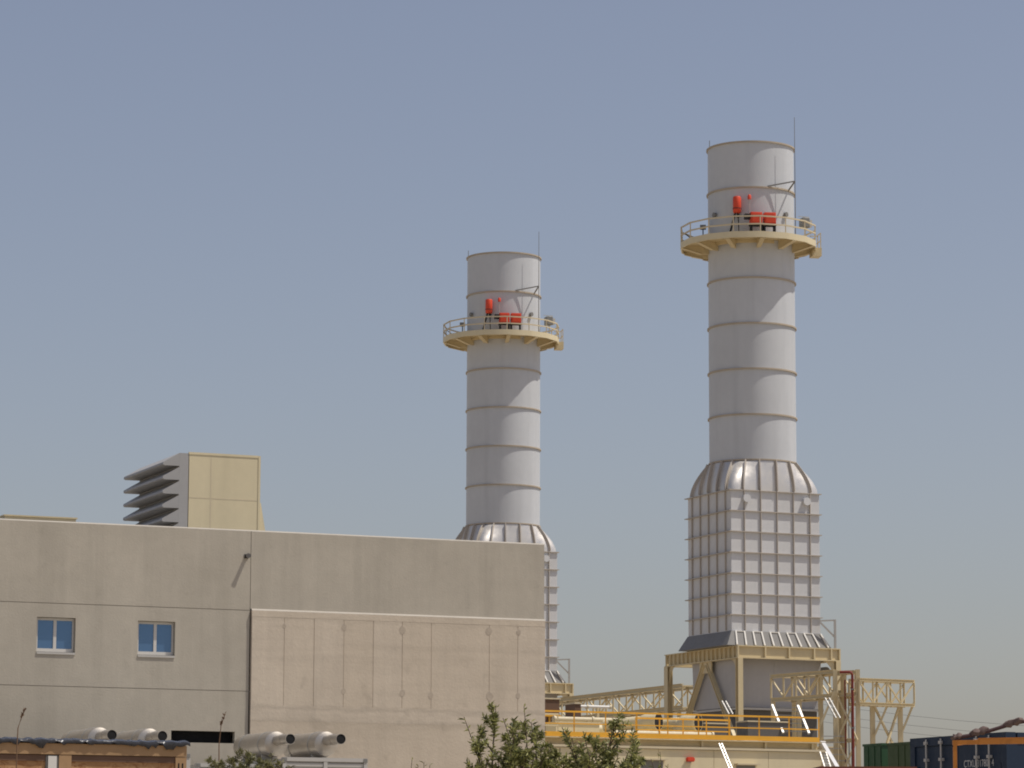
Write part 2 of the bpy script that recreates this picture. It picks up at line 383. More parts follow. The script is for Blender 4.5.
for (a, b2, c, d) in ((-WX - e, WX + .13, -WY - .13, -WY + .02), (-WX - e, WX + .13, WY - .02, WY + e), (-WX - e, -WX + .02, -WY + .021, WY - .021), (WX - .02, WX + .13, -WY + .021, WY - .021)):
    add_box(bm, a, b2, c, d, -.03, .03)
fl0 = obj('casing_flange', bm, M['rib'], stack, loc=(0, 0, FL[0]))
for k in range(1, 7): again(fl0, stack, loc=(0, 0, FL[k]))
hgt = FL[0] - ZB - .05
bm = new(); add_box(bm, -.025, .025, -D, .02, -hgt, -.03); rb0 = obj('casing_rib', bm, M['rib'], stack, loc=(ribx[0], -WY, FL[0]))
for x in ribx[1:]: again(rb0, stack, loc=(x, -WY, FL[0]))
for x in ribx: again(rb0, stack, loc=(x, WY, FL[0]), rotz=math.pi)
for y in riby: again(rb0, stack, loc=(-WX, y, FL[0]), rotz=-math.pi / 2)
for y in riby: again(rb0, stack, loc=(WX, y, FL[0]), rotz=math.pi / 2)
for x in (-WX + 1.1, WX - 1.05):                                       # round lids beside the second and last ribs
    bm = new(); add_tube(bm, (x, -WY - .26, FL[0] - .55), (x, -WY + .0, FL[0] - .55), .27, 20); obj('round_lid', bm, M['casing'], stack)

# --- hood from the rectangle to the round shell
def hood_pt(k, n, t):
    a = 2 * math.pi * k / n; ca, sa = math.cos(a), math.sin(a)
    s = 1 / max(abs(ca) / WX, abs(sa) / WY); bx_, by_ = ca * s, sa * s
    r = RS + .03; u = t ** 1.55
    bulge = .03 * math.sin(math.pi * t) * min(1.0, max(0, (math.hypot(bx_, by_) - 3.1) / 1.2))
    px = bx_ * (1 - u) + ca * r * u; py = by_ * (1 - u) + sa * r * u
    return Vector((px + ca * bulge, py + sa * bulge, ZT + .04 + (RINGS[0] - .07 - ZT - .04) * t))
bm = new(); n = 96; rows = [[bm.verts.new(hood_pt(k, n, t / 8)) for k in range(n)] for t in range(9)]
for j in range(8):
    for k in range(n): bm.faces.new((rows[j][k], rows[j][(k + 1) % n], rows[j + 1][(k + 1) % n], rows[j + 1][k])).smooth = True
obj('transition_hood', bm, M['alu'], stack, sharp=False)
def hood_rib(ang):
    bm = new(); k = ang / 360 * 96
    a = [hood_pt(k, 96, t / 8) for t in range(9)]; d = Vector((math.cos(R(ang)), math.sin(R(ang)), .35)).normalized(); s = d.cross(Vector((0, 0, 1))).normalized() * .035
    L = [[bm.verts.new(p + s - d * .03), bm.verts.new(p - s - d * .03), bm.verts.new(p - s + d * .2), bm.verts.new(p + s + d * .2)] for p in a]
    for p, q in zip(L, L[1:]):
        for i in range(4): bm.faces.new((p[i], p[(i + 1) % 4], q[(i + 1) % 4], q[i]))
    bm.faces.new(L[0]); bm.faces.new(L[-1][::-1])
    return obj('hood_rib', bm, M['rib'], stack)
for x in ribx: hood_rib(math.degrees(math.atan2(-WY, x))); hood_rib(math.degrees(math.atan2(WY, x)))
for y in riby: hood_rib(math.degrees(math.atan2(y, -WX)))

# --- flared skirt
ZS = 16.02
bm = new(); o_ = (.58, .45)
lo = [bm.verts.new((sx * (WX + o_[0]), sy * (WY + o_[1]), ZS)) for sx, sy in ((-1, -1), (1, -1), (1, 1), (-1, 1))]
hi = [bm.verts.new((sx * (WX + .05), sy * (WY + .05), ZB)) for sx, sy in ((-1, -1), (1, -1), (1, 1), (-1, 1))]
for i in range(4): bm.faces.new((lo[i], lo[(i + 1) % 4], hi[(i + 1) % 4], hi[i]))
bm.faces.new(lo[::-1]); bm.faces.new(hi); obj('flared_skirt', bm, M['alu_dark'], stack)
for i in range(11):
    t = i / 10; x1 = -WX + .25 + t * (2 * WX - .3); x0 = x1 + .12
    bm = new(); add_bar(bm, (x1, -WY - .05, ZB - .03), (x0 + (t - .5) * .5, -WY - o_[1] - .02, ZS + .02), .10, .16, up=(0, -1, .5)); obj('skirt_strap', bm, M['white'], stack)
    if i % 2 == 0 and i < 10:
        bm = new(); add_box(bm, x1, x1 + .68, -WY - .12, -WY - .0, ZB - .06, ZB + .02); obj('skirt_top_strap', bm, M['white'], stack)

# --- beige support frame
FX0, FX1, FY0, FY1, BZ1, BZ0 = -3.15, 4.25, -3.75, 6.7, 16.0, 15.15
bh = BZ1 - BZ0; bz = (BZ0 + BZ1) / 2
def beam(p0, p1, wd=.36): return part('frame_beam', M['beige'], stack, add_ibeam, p0, p1, wd, bh, .07)
fb = beam((FX0 - .18, FY0, bz), (FX1 + .18, FY0, bz)); beam((FX0, FY0 + .2, bz), (FX0, FY1 - .2, bz)); beam((FX1, FY0 + .2, bz), (FX1, FY1 - .2, bz)); beam((FX0 - .18, FY1, bz), (FX1 + .18, FY1, bz))
for x in (FX0 - .14, FX0 + 1.9, FX0 + 3.7, FX0 + 5.6, FX1 - .5, FX1 + .14):
    bm = new(); add_box(bm, x - .05, x + .05, FY0 - .176, FY0 - .02, BZ0 + .07, BZ1 - .07); obj('web_stiffener', bm, M['beige'], stack)
yy = FY0 + .5; k = 0
while yy < FY1 - .3:
    bm = new(); add_box(bm, FX0 - .176, FX0 - .02, yy - .04, yy + .04, BZ0 + .07, BZ1 - .07); obj('web_stiffener', bm, M['beige'], stack); yy += .62; k += 1
def column(x, y, wd=.36, up=(0, 1, 0)): return part('frame_column', M['beige'], stack, add_ibeam, (x, y, 0), (x, y, BZ0 - .003), wd, .42, .05, up)
for x, y in ((FX0, FY0), (FX1, FY0), (FX1, FY1)): column(x, y)
column(FX0, FY1 - .06, .52, (1, 0, 0))
def brace(p0, p1, wd=.26): return part('frame_brace', M['beige'], stack, add_ibeam, p0, p1, wd, wd, .04)
ym = (FY0 + FY1) / 2 - .4
brace((FX0, ym + .15, BZ0 - .15), (FX0, FY1 - 1.2, 9.2), .30); brace((FX0, ym - .25, BZ0 - .15), (FX0, FY0 + .5, 9.6), .26)
bm = new(); add_box(bm, FX0 - .05, FX0 + .05, ym - .9, ym + .8, BZ0 - .75, BZ0 - .005); obj('gusset_plate', bm, M['beige'], stack)
for (x, y, dx, dy) in ((FX0, FY1, 0, -1), (FX1, FY0, -1, 0), (FX1, FY1, -1, 0), (FX0, FY0, 0, 1)):
    bm = new(); v = []
    nrm = Vector((dy, dx, 0)) * .05
    prof = [(0.22, -.01), (1.1, -.01), (.75, -.12), (.45, -.45), (.28, -1.15), (.22, -1.2)]
    for s in (-1, 1): v.append([bm.verts.new(Vector((x + dx * a, y + dy * a, BZ0 + b_)) + nrm * s) for a, b_ in prof])
    bm.faces.new(v[0]); bm.faces.new(v[1][::-1])
    for i in range(6): bm.faces.new((v[0][i], v[1][i], v[1][(i + 1) % 6], v[0][(i + 1) % 6]))
    obj('knee_bracket', bm, M['beige'], stack)
# davit on the frame
bm = new(); p = Vector((FX1 - .15, FY0 - .05, BZ1)); add_bar(bm, p, p + Vector((0, 0, 1.95)), .14); add_bar(bm, p + Vector((.0, 0, 1.9)), p + Vector((-1.0, .35, 1.85)), .10); add_bar(bm, p + Vector((0, 0, .75)), p + Vector((-.95, .33, 1.75)), .11)
obj('davit', bm, M['lgrey'], stack)

# --- plenum below the frame
def taper(bm, x0, x1, y0, y1, z0, z1, dx, dy):
    lo = [bm.verts.new(p) for p in ((x0 + dx, y0 + dy, z0), (x1 - dx, y0 + dy, z0), (x1 - dx, y1 - dy, z0), (x0 + dx, y1 - dy, z0))]
    hi = [bm.verts.new(p) for p in ((x0, y0, z1), (x1, y0, z1), (x1, y1, z1), (x0, y1, z1))]
    for i in range(4): bm.faces.new((lo[i], lo[(i + 1) % 4], hi[(i + 1) % 4], hi[i]))
    bm.faces.new(lo[::-1]); bm.faces.new(hi)
part('plenum_panel', M['plenum'], stack, taper, -2.85, -.05, -2.9, 3.6, 12.0, 15.3, .0, .2)
part('plenum_panel', M['plenum'], stack, taper, -.04, 3.5, -2.9, 3.6, 12.0, 15.3, .0, .2)
part('plenum_flange', M['lgrey'], stack, add_box, -2.9, 3.6, -3.05, 3.7, 11.82, 11.96)
part('exhaust_duct', M['dark'], stack, add_box, -2.7, 3.3, -2.65, 3.2, 6.0, 11.80)
part('lower_girder', M['beige'], stack, add_ibeam, (FX0 + .2, FY0, 9.2), (FX1 - .2, FY0, 9.2), .3, .5, .05)
part('roof_vent_fan', M['grey'], stack, add_tube, (3.85, -3.0, 14.5), (3.85, -2.4, 14.5), .32, 14)

# --- loose kit standing on the platform of each stack
def kit(root, word):
    L = root.location
    def spot(deg, r, z): a = R(deg); return (L.x + r * math.sin(a), L.y - r * math.cos(a), L.z + z)
    g = 'red cabinets on the stack platforms'
    t = thing('red_cabinet', f'pair of low red boxes on the platform of the {word}', 'cabinet', spot(8, 3.7, DECK + .002), R(8), g)
    for x in (-.47, .47):
        bm = new(); add_box(bm, x - .40, x + .40, -.3, .3, .80, 1.60); bmesh.ops.bevel(bm, geom=bm.edges[:], offset=.05, segments=2, affect='EDGES', profile=.6); c = obj('housing', bm, M['red'], t)
        bm = new(); add_box(bm, x - .3, x + .3, -.335, -.301, .90, 1.48); obj('cover_plate', bm, M['red'], c)
    bm = new()
    for x in (-.8, -.1, .1, .8): add_box(bm, x - .05, x + .05, -.25, .25, 0, .80)
    add_box(bm, -.9, .9, -.28, .28, .68, .795); obj('leg_frame', bm, M['black'], t)
    bm = new(); add_box(bm, -1.25, -.9, -.2, .2, 1.13, 1.48); obj('junction_box', bm, M['black'], t)
    t = thing('red_cylinder', f'upright red cylinder on a black strut against the {word}', 'cylinder', spot(-20.5, 3.36, DECK + .002), R(-20.5), 'red cylinders on the stacks')
    bm = new(); add_lathe(bm, [(.005, 1.7), (.24, 1.7), (.28, 1.76), (.28, 2.74), (.24, 2.82), (.005, 2.83)], 20, close=False); obj('cylinder_body', bm, M['red'], t)
    bm = new(); add_box(bm, -.05, .05, .1, .35, 1.4, 2.7); add_bar(bm, (-.62, .05, 0), (-.14, .1, 1.8), .12); add_bar(bm, (.1, .1, .0), (.05, .1, 1.7), .05); obj('strut', bm, M['black'], t)
    bm = new(); add_lathe(bm, [(.30, 1.95), (.30, 2.03), (.281, 2.03), (.281, 1.95)], 20); obj('clamp_band', bm, M['dkred'], t)
    t = thing('warning_beacon', f'small red beacon on a thin pole on the {word}', 'beacon', spot(-6, 3.3, DECK + .002), R(-6), 'warning beacons on the stacks')
    bm = new(); add_tube(bm, (0, 0, 0), (0, 0, 2.62), .03, 8); obj('pole', bm, M['lgrey'], t)
    bm = new(); add_lathe(bm, [(.005, 2.62), (.12, 2.62), (.12, 2.86), (.07, 2.94), (.005, 2.95)], 12, close=False); obj('lamp', bm, M['red'], t)
    t = thing('floodlight', f'grey box floodlight facing out from the right side of the {word}', 'floodlight', spot(84, 3.7, DECK + .002), R(20), 'floodlights on the stacks')
    bm = new(); add_box(bm, -.32, .22, -.35, .35, 1.2, 1.9); bmesh.ops.bevel(bm, geom=bm.edges[:], offset=.05, segments=1, affect='EDGES'); obj('housing', bm, M['grey'], t)
    bm = new(); add_box(bm, .223, .42, -.25, .25, 1.28, 1.75); obj('lamp_glass', bm, M['lgrey'], t)
    bm = new(); add_bar(bm, (0, 0, 0), (0, 0, 1.2), .08); add_bar(bm, (-.5, 0, 2.0), (.3, 0, 2.0), .04); obj('post', bm, M['lgrey'], t)
    t = thing('control_box', f'small grey control box left of the {word}', 'control box', spot(-84, 3.35, DECK + .002), R(-5), 'control boxes on the stacks')
    bm = new(); add_box(bm, -.2, .2, -.15, .15, 1.1, 1.4); obj('housing', bm, M['grey'], t)
    bm = new(); add_bar(bm, (0, 0, 0), (0, 0, 1.1), .06); add_path(bm, [(-1.25, -.4, .75), (-.8, -.35, .4), (-.3, -.25, .18), (0, -.1, .12)], .03, 6); obj('post', bm, M['black'], t)
kit(stack, 'nearer right hand stack')
far = dup(stack, S2, TH, 'farther grey exhaust stack rising from behind the concrete building')
kit(far, 'farther stack behind the building')

# ================================================================= CONCRETE BUILDING
TB = R(23); BO = (1.12, 112.0, -0.075)
bld = thing('concrete_building', 'long beige grey concrete hall with two small blue windows and a flat roof', 'building', BO, TB)
TOP, S_A, S_B, VS = 11.97, 9.37, 6.73, -10.50
XL = -34.0
def holed(bm, x0, x1, z0, z1, y0, y1, holes):
    xs = sorted({x0, x1} | {h[0] for h in holes} | {h[1] for h in holes}); zs = sorted({z0, z1} | {h[2] for h in holes} | {h[3] for h in holes})
    def solid(i, j):
        if not (0 <= i < len(xs) - 1 and 0 <= j < len(zs) - 1): return False
        cx, cz = (xs[i] + xs[i + 1]) / 2, (zs[j] + zs[j + 1]) / 2
        return not any(h[0] < cx < h[1] and h[2] < cz < h[3] for h in holes)
    def q(*p): bm.faces.new([bm.verts.new(v) for v in p])
    for i in range(len(xs) - 1):
        for j in range(len(zs) - 1):
            if not solid(i, j): continue
            a, b, c, d = xs[i], xs[i + 1], zs[j], zs[j + 1]
            q((a, y0, c), (b, y0, c), (b, y0, d), (a, y0, d)); q((a, y1, c), (a, y1, d), (b, y1, d), (b, y1, c))
            if not solid(i - 1, j): q((a, y0, c), (a, y0, d), (a, y1, d), (a, y1, c))
            if not solid(i + 1, j): q((b, y0, c), (b, y1, c), (b, y1, d), (b, y0, d))
            if not solid(i, j - 1): q((a, y0, c), (a, y1, c), (b, y1, c), (b, y0, c))
            if not solid(i, j + 1): q((a, y0, d), (b, y0, d), (b, y1, d), (a, y1, d))
    bmesh.ops.remove_doubles(bm, verts=bm.verts[:], dist=1e-5)
G = .011
WIN = [(-17.63, -16.36, 7.78, 8.92), (-14.29, -13.04, 7.78, 8.91), (-24.4, -23.1, 7.78, 8.92)]
def panel(x0, x1, z0, z1, y0=0.0, y1=.22, holes=(), m='panel', name='concrete_panel'):
    bm = new(); holed(bm, x0, x1, z0, z1, y0, y1, list(holes)); return obj(name, bm, M[m], bld)
panel(XL, -21.0, S_A + G, TOP); panel(-21.0 + G, VS - G, S_A + G, TOP)
panel(XL, -21.0, S_B + G, S_A - G, holes=WIN[2:]); panel(-21.0 + G, VS - G, S_B + G, S_A - G, holes=WIN[:2])
panel(XL, -21.0, 0, S_B - G); panel(-21.0 + G, VS - G, 0, S_B - G, holes=[(-13.11, -10.96, 5.03, 5.41)])
panel(VS + G, 0, S_A + .05, TOP)                                            # upper panel right of the joint
# cast wall below it stands 9 cm proud, its top edge catches the sun
CY = -.09
JX = [-10.46, -9.34, -8.30, -7.26, -6.22, -5.19, -4.15, -2.05, -1.01, 0.0]
panel(-10.46, 0, 6.30, S_A + .0, CY + .009, .22, m='cast', name='cast_wall')
for a, b in zip(JX, JX[1:]):
    bm = new(); d_ = rng.uniform(0, .003); z_ = 6.299; add_box(bm, a + .011, b - .011, CY - d_, CY + .014, z_, 9.164); obj('shutter_board_face', bm, M['cast'], bld)
bm = new(); add_box(bm, -10.46, 0, CY - .004, CY + .0085, 9.165, S_A + .0); obj('ledge_course', bm, M['cast'], bld)
panel(-10.46, 0, 5.787, 6.2985, CY - .001, .22, m='cast', name='pour_course'); panel(-10.46, 0, 0, 5.786, CY - .0005, .22, m='cast', name='pour_course')
def chamfer(name, x0, x1, y0, y1, z0, z1, m):
    bm = new(); v = [[bm.verts.new(p) for p in ((x, y0, z0), (x, y1, z1), (x, y1 + .05, z1), (x, y1 + .05, z0))] for x in (x0, x1)]
    bm.faces.new(v[0]); bm.faces.new(v[1][::-1])
    for i in range(4): bm.faces.new((v[0][i], v[1][i], v[1][(i + 1) % 4], v[0][(i + 1) % 4]))
    return obj(name, bm, M[m], bld)
chamfer('ledge_chamfer', -10.46, 0, CY - .004, CY + .05, S_A + .001, S_A + .058, 'cap')
part('joint_sealant', M['sealant'], bld, add_box, XL, -10.47, .012, .04, S_B - .03, S_B + .03); part('joint_sealant', M['sealant'], bld, add_box, XL, -10.47, .0125, .04, S_A - .03, S_A + .03)
part('joint_sealant', M['sealant'], bld, add_box, VS - .03, VS + .03, .013, .04, S_A + .05, TOP)
for k, jx in enumerate(JX[1:-1]):                                           # form tie patches on the cast wall joints
    for zz in (8.92, 6.78):
        if rng.random() < .3: continue
        rr = rng.uniform(.06, .13); zz += rng.uniform(-.05, .05); xx = jx + rng.uniform(-.03, .03)
        bm = new(); vs_ = [bm.verts.new((xx + rr * rng.uniform(.8, 1.1) * math.cos(a * .628), CY - .0065, zz + rr * rng.uniform(.9, 1.35) * math.sin(a * .628))) for a in range(10)]; bm.faces.new(vs_)
        obj('tie_patch', bm, M['patch'], bld)
# body behind the panels, parapet, roof
part('wall_core', M['panel'], bld, add_box, XL + .01, -.005, .9, 19.9, 0, 11.2)
part('side_wall', M['panel'], bld, add_box, -.30, -.001, .225, 19.9, 0, TOP - .01)
part('back_wall', M['panel'], bld, add_box, XL, -.31, 19.91, 20.1, 0, TOP - .01)
part('roof_slab', M['roofing'], bld, add_box, XL + .02, -.31, .225, 19.9, 11.21, 11.5)
part('parapet_cap', M['cap'], bld, add_box, XL, 0, .045, .24, TOP + .001, TOP + .045)
chamfer('parapet_chamfer', XL, 0, .0, .044, TOP + .001, TOP + .045, 'cap')
# windows
for (x0, x1, z0, z1) in WIN:
    f = new(); y0, y1 = .15, .21; t = .07
    holed(f, x0 + .012, x1 - .012, z0 + .05, z1 - .012, y0, y1, [(x0 + t, (x0 + x1) / 2 - .05, z0 + .15, z1 - t - .02), ((x0 + x1) / 2 + .05, x1 - t, z0 + .15, z1 - t - .02)])
    win = obj('window', f, M['winframe'], bld)
    xm = (x0 + x1) / 2
    for a, b in ((x0 + t, xm - .05), (xm + .05, x1 - t)):
        bm = new(); add_box(bm, a + .002, b - .002, y0 + .03, y0 + .045, z0 + .152, z1 - t - .022); obj('pane', bm, M['glass'], win)
    bm = new(); add_box(bm, x0 + .005, x1 - .005, -.03, .148, z0 - .04, z0 + .03); obj('sill', bm, M['lgrey'], win)
    bm = new(); add_box(bm, x0 + .014, x1 - .014, .223, .85, z0 + .01, z1 - .01); obj('room', bm, M['interior'], win)
part('slot_recess', M['interior'], bld, add_box, -13.1, -10.97, .4, .88, 5.04, 5.40)
# lamp on the facade
lp = to_local((0, 0, 0), 0, (0, 0, 0))
cb, sb = math.cos(TB), math.sin(TB)
def onwall(x, y, z): return (BO[0] + x * cb - y * sb, BO[1] + x * sb + y * cb, z + BO[2])
t = thing('wall_lamp', 'small black lamp sticking out high on the concrete wall left of the joint', 'wall lamp', onwall(-10.66, -.004, 11.14), TB)
part('lamp_body', M['black'], t, add_tube, (0, -.21, 0), (0, -.02, 0), .065, 14)
part('base_plate', M['dark'], t, add_box, -.07, .07, -.019, 0, -.07, .07)
part('lamp_lens', M['dark'], t, add_tube, (0, -.235, 0), (0, -.212, 0), .08, 14)

# --- air intake box on the roof
t = thing('air_intake', 'tall cream air intake box with dark louvre hoods standing on the concrete roof', 'air intake', onwall(-9.85, 9.0, 11.5), TB)
H = 4.16
part('housing_core', M['beige_lt'], t, add_box, .03, 2.60, .04, 4.8, 0, H - .04)
for (a, b) in ((0.0, .81), (.83, 2.63)):
    for (c, d) in ((0, 2.56), (2.58, H)):
        part('cladding_panel', M['beige_lt'], t, add_box, a, b, -.002, .036, c, d)
part('seam_strip', M['cream'], t, add_box, .795, .845, -.006, .0, 0, H - .06); part('seam_strip', M['cream'], t, add_box, 0, .79, -.006, .0, 2.55, 2.59); part('seam_strip', M['cream'], t, add_box, .85, 2.58, -.006, .0, 2.55, 2.59)
part('corner_trim', M['beige_lt'], t, add_box, 2.585, 2.665, -.02, .06, 0, H + .02)
part('top_trim', M['beige_lt'], t, add_box, -.02, 2.58, -.018, .06, H - .05, H + .03)
part('louvre_frame', M['hoodgrey'], t, add_box, -.36, -.025, 0, 4.9, 0, H - .02)
XI = -.36                                                               # saw-tooth stack of deep hoods, flush with the cheek in front
def hood_blade():
    bm = new(); v = []
    for y in (-.003, 4.9): v.append([bm.verts.new(p) for p in ((XI - .003, y, 0), (XI - .60, y, -.355), (XI - .61, y, -.43), (XI - .56, y, -.465), (XI - .003, y, -.465))])
    bm.faces.new(v[0]); bm.faces.new(v[1][::-1])
    for i in range(5): bm.faces.new((v[0][i], v[1][i], v[1][(i + 1) % 5], v[0][(i + 1) % 5]))
    return bm
b0 = obj('louvre_hood', hood_blade(), M['hoodgrey'], t, loc=(0, 0, H - .02))
for i in range(1, 8): again(b0, t, loc=(0, 0, H - .02 - .503 * i))
bm = new(); v = [[bm.verts.new((x, y, z)) for x, z in ((2.67, 2.5), (2.72, 2.5), (3.03, 0.8), (3.03, 0), (2.67, 0))] for y in (.06, 1.2)]
bm.faces.new(v[0]); bm.faces.new(v[1][::-1])
for i in range(5): bm.faces.new((v[0][i], v[1][i], v[1][(i + 1) % 5], v[0][(i + 1) % 5]))
obj('slanted_duct', bm, M['beige_lt'], t)
# low roof unit at far left
t = thing('roof_unit', 'low flat cream box just showing above the left end of the concrete parapet', 'roof unit', onwall(-18.0, 3.0, 11.5), TB)
part('casing', M['beige_lt'], t, add_box, 0, 2.40, 0, 2.6, 0, .93)
part('end_hood', M['hoodgrey'], t, add_box, -.35, -.01, 0, 2.6, 0, .86)
part('lid', M['beige'], t, add_box, -.04, 2.44, -.04, 2.64, .933, .98)

# ================================================================= TURBINE HALL, DECK, RAILINGS
TO_ = at(822, 750, 150.0); TO = (TO_.x, TO_.y, 0.0)
RZ = TO_.z                                                             # ledge height
ct, st = math.cos(TH), math.sin(TH)
def hallpt(x, y, z=0): return (TO[0] + x * ct - y * st, TO[1] + x * st + y * ct, z)
def hloc(p): return to_local(TO, TH, p)
def onhall(px, py, off=0.0):
    a = at(px, py, 150); O = Vector((TO[0], TO[1], 0)); E0 = Vector((0, 0, EYE)); nrm = Vector((st, -ct, 0)); d = a - E0
    t = ((O + nrm * off) - E0).dot(nrm) / d.dot(nrm); return E0 + d * t
hall = thing('turbine_enclosure', 'cream clad turbine enclosure with a pale ledge below the yellow railing', 'enclosure', TO, TH)
for i in range(8):
    a = -22 + i * 2.75; part('wall_panel', M['beige_lt'], hall, add_box, a + .01, a + 2.74, 0, .12, 0, RZ - .12)
part('wall_core', M['beige_lt'], hall, add_box, -21.98, -.03, .13, 16, 0, RZ - .2)
part('ledge', M['cream'], hall, add_box, -22, .12, -.09, .4, RZ - .10, RZ)
part('upstand', M['beige'], hall, add_box, -22, -.05, .35, .6, RZ + .003, RZ + .30)
part('deck_plate', M['beige'], hall, add_box, -22, 0, .0, 16, RZ + .30, RZ + .34)
for x in (-5.95, -2.75, -.35): part('upstand_post', M['beige_lt'], hall, add_box, x - .05, x + .05, .22, .348, RZ + .003, RZ + .297)
for (px, py, L_) in ((757, 764, 1.15), (665, 759, 1.3)):
    q = hloc(onhall(px, py)); bm = new(); add_box(bm, q.x - L_, q.x, -.35, -.003, q.z - .06, q.z); c = obj('door_canopy', bm, M['cream'], hall)
    bm = new(); add_box(bm, q.x - L_ + .1, q.x - .1, -.012, -.004, q.z - 2.2, q.z - .08); obj('door_leaf', bm, M['grey'], c)
def railing(name, label, x0, x1, y, zb, n, m='yellow', toe=True, h=1.1, rot=False, group='safety railings'):
    t = thing(name, label, 'railing', hallpt(x0, y, zb), TH + (math.pi / 2 if rot else 0), group); L = x1 - x0
    bm = new(); add_bar(bm, (0, 0, 0), (0, 0, h), .055); p0 = obj('rail_post', bm, M[m], t)
    for i in range(1, n): again(p0, t, loc=(L * i / (n - 1), 0, 0))
    part('top_rail', M[m], t, add_bar, (-.03, 0, h), (L + .03, 0, h), .075)
    part('mid_rail', M[m], t, add_bar, (0, -.03, h * .52), (L, -.03, h * .52), .05)
    if toe: part('toe_board', M[m], t, add_box, 0, L, -.06, -.035, .01, .22)
    return t
railing('guard_railing', 'long yellow railing with toe board along the front of the cream enclosure', -21.5, -.1, .1, RZ + .343, 15)
railing('guard_railing', 'short inner yellow railing behind the front one, left of the nearer stack column', -7.4, -2.6, 4.0, RZ + .343, 5, toe=False)
railing('guard_railing', 'pale rusty railing on the deck far left beside the concrete building corner', -20.0, -9.0, 9.0, RZ + .7, 9, m='cream', toe=False)
railing('guard_railing', 'second pale rail line high behind the yellow deck beside the concrete building', -19.0, -9.0, 14.0, RZ + 1.6, 8, m='cream', toe=False)
# two cream goosenecks with dark mouths
def gooseneck(px, py, Y, label):
    p = at(px, py, Y); loc = Vector((p.x, p.y, RZ + .343)); t = thing('vent_gooseneck', label, 'vent', loc, TH - R(58), 'cream vent goosenecks')
    hz = p.z - loc.z; pts = [(-.25, 0, 0), (-.25, 0, hz - .55)] + [(-.25 + .5 * (1 - math.cos(a)) * .9, 0, hz - .55 + .55 * math.sin(a)) for a in (R(20), R(45), R(70), R(90))] + [(.75, 0, hz)]
    bm = new(); add_path(bm, pts, .40, 20); obj('neck', bm, M['beige_lt'], t)
    bm = new(); add_tube(bm, (.757, 0, hz), (.762, 0, hz), .385, 18); obj('mouth', bm, M['interior'], t)
    bm = new(); add_tube(bm, (.62, 0, hz), (.756, 0, hz), .41, 20); obj('mouth_rim', bm, M['beige_lt'], t)
    bm = new(); add_tube(bm, (-2.2, .0, hz - .12), (-.3, 0, hz - .02), .30, 18); obj('feed_pipe', bm, M['beige_lt'], t)
    bm = new(); add_tube(bm, (-.25, 0, .0), (-.25, 0, .28), .58, 20); obj('base_collar', bm, M['beige'], t)
    bm = new(); add_box(bm, -2.5, -.9, -.4, .4, 0, hz - .47); obj('saddle', bm, M['beige'], t)
gooseneck(645, 722, 156, 'left cream gooseneck vent with dark round mouth behind the yellow railing')
gooseneck(684.5, 723, 156, 'right cream gooseneck vent with dark round mouth, nearest the frame column')
# equipment rows on the deck, left
def deckbox(name, label, cat, px0, px1, py0, py1, Y, m, dep=1.2):
    a, b = at(px0, py1, Y), at(px1, py0, Y); z0 = RZ + .343
    t = thing(name, label, cat, (a.x, a.y, z0), TH); L = (b.x - a.x) / ct
    part('housing', M[m], t, add_box, 0, L, 0, dep, 0, b.z - z0)
    part('lid', M['cream'], t, add_box, -.05, L + .05, -.05, dep + .05, b.z - z0 + .003, b.z - z0 + .07)
    return t, L, b.z - z0
t, L, h = deckbox('vent_cabinet', 'long low cream cabinet with a row of dark holes behind the yellow railing', 'cabinet', 556, 600, 723, 736, 158, 'beige_lt')
for i in range(10): part('vent_hole', M['interior'], t, add_box, .15 + i * .2, .25 + i * .2, -.006, -.001, h * .45, h * .62)
t, L, h = deckbox('brown_duct_box', 'brown duct box with pale top beside the corner of the concrete building', 'duct box', 536, 559.5, 699, 737, 165, 'brown')
for x in (.1, .7, L - .08): part('yellow_strut', M['yellow'], t, add_bar, (x, -.06, 0), (x, -.06, h * .7), .09)
part('yellow_strut', M['yellow'], t, add_bar, (0, -.12, h * .7), (L, -.12, h * .7), .09)
t, L, h = deckbox('lube_skid', 'dark brown machine block under the truss beyond the yellow railing', 'machine', 575, 581, 704, 736, 172, 'brown')
t, L, h = deckbox('grey_skid', 'grey machine block between the two railings below the nearer stack', 'machine', 705, 728, 724, 736, 166, 'dark')
t, L, h = deckbox('grey_skid', 'dark machine block on the deck right of the front stack column', 'machine', 748, 790, 722, 736, 168, 'dark')
p = at(742, 734.5, 152); q = at(762, 734.8, 152); t = thing('white_pipe', 'short bright white pipe lying on the deck right of the front stack column', 'pipe', (p.x, p.y, RZ + .46), TH)
part('pipe_body', M['galv'], t, add_tube, (0.1, 0, 0), (.95, 0, 0), .10, 12); part('flange', M['galv'], t, add_tube, (0, 0, 0), (.095, 0, 0), .125, 12)
def deckpipe(label, px0, px1, py, Y, r, m):
    a, b = at(px0, py, Y), at(px1, py, Y); L = (b.x - a.x) / ct; t = thing('deck_pipe', label, 'pipe', (a.x, a.y, RZ + .343), TH, 'pipes along the deck'); h = a.z - RZ - .343
    part('pipe_body', M[m], t, add_tube, (0, 0, h), (L, 0, h), r, 12)
    for i in range(max(2, int(L / 1.6))): part('pipe_saddle', M['beige'], t, add_box, .3 + i * 1.5, .42 + i * 1.5, -r, r, 0, h - r * .7)
    for x in (.02, L * .45, L - .12): part('pipe_flange', M['cream'], t, add_tube, (x, 0, h), (x + .10, 0, h), r * 1.35, 12)
deckpipe('upper cream pipe running along the deck behind the broad shrub', 553, 640, 719, 162, .13, 'cream')
deckpipe('lower thick cream pipe running along the deck behind the broad shrub', 556, 628, 728, 160, .20, 'beige_lt')
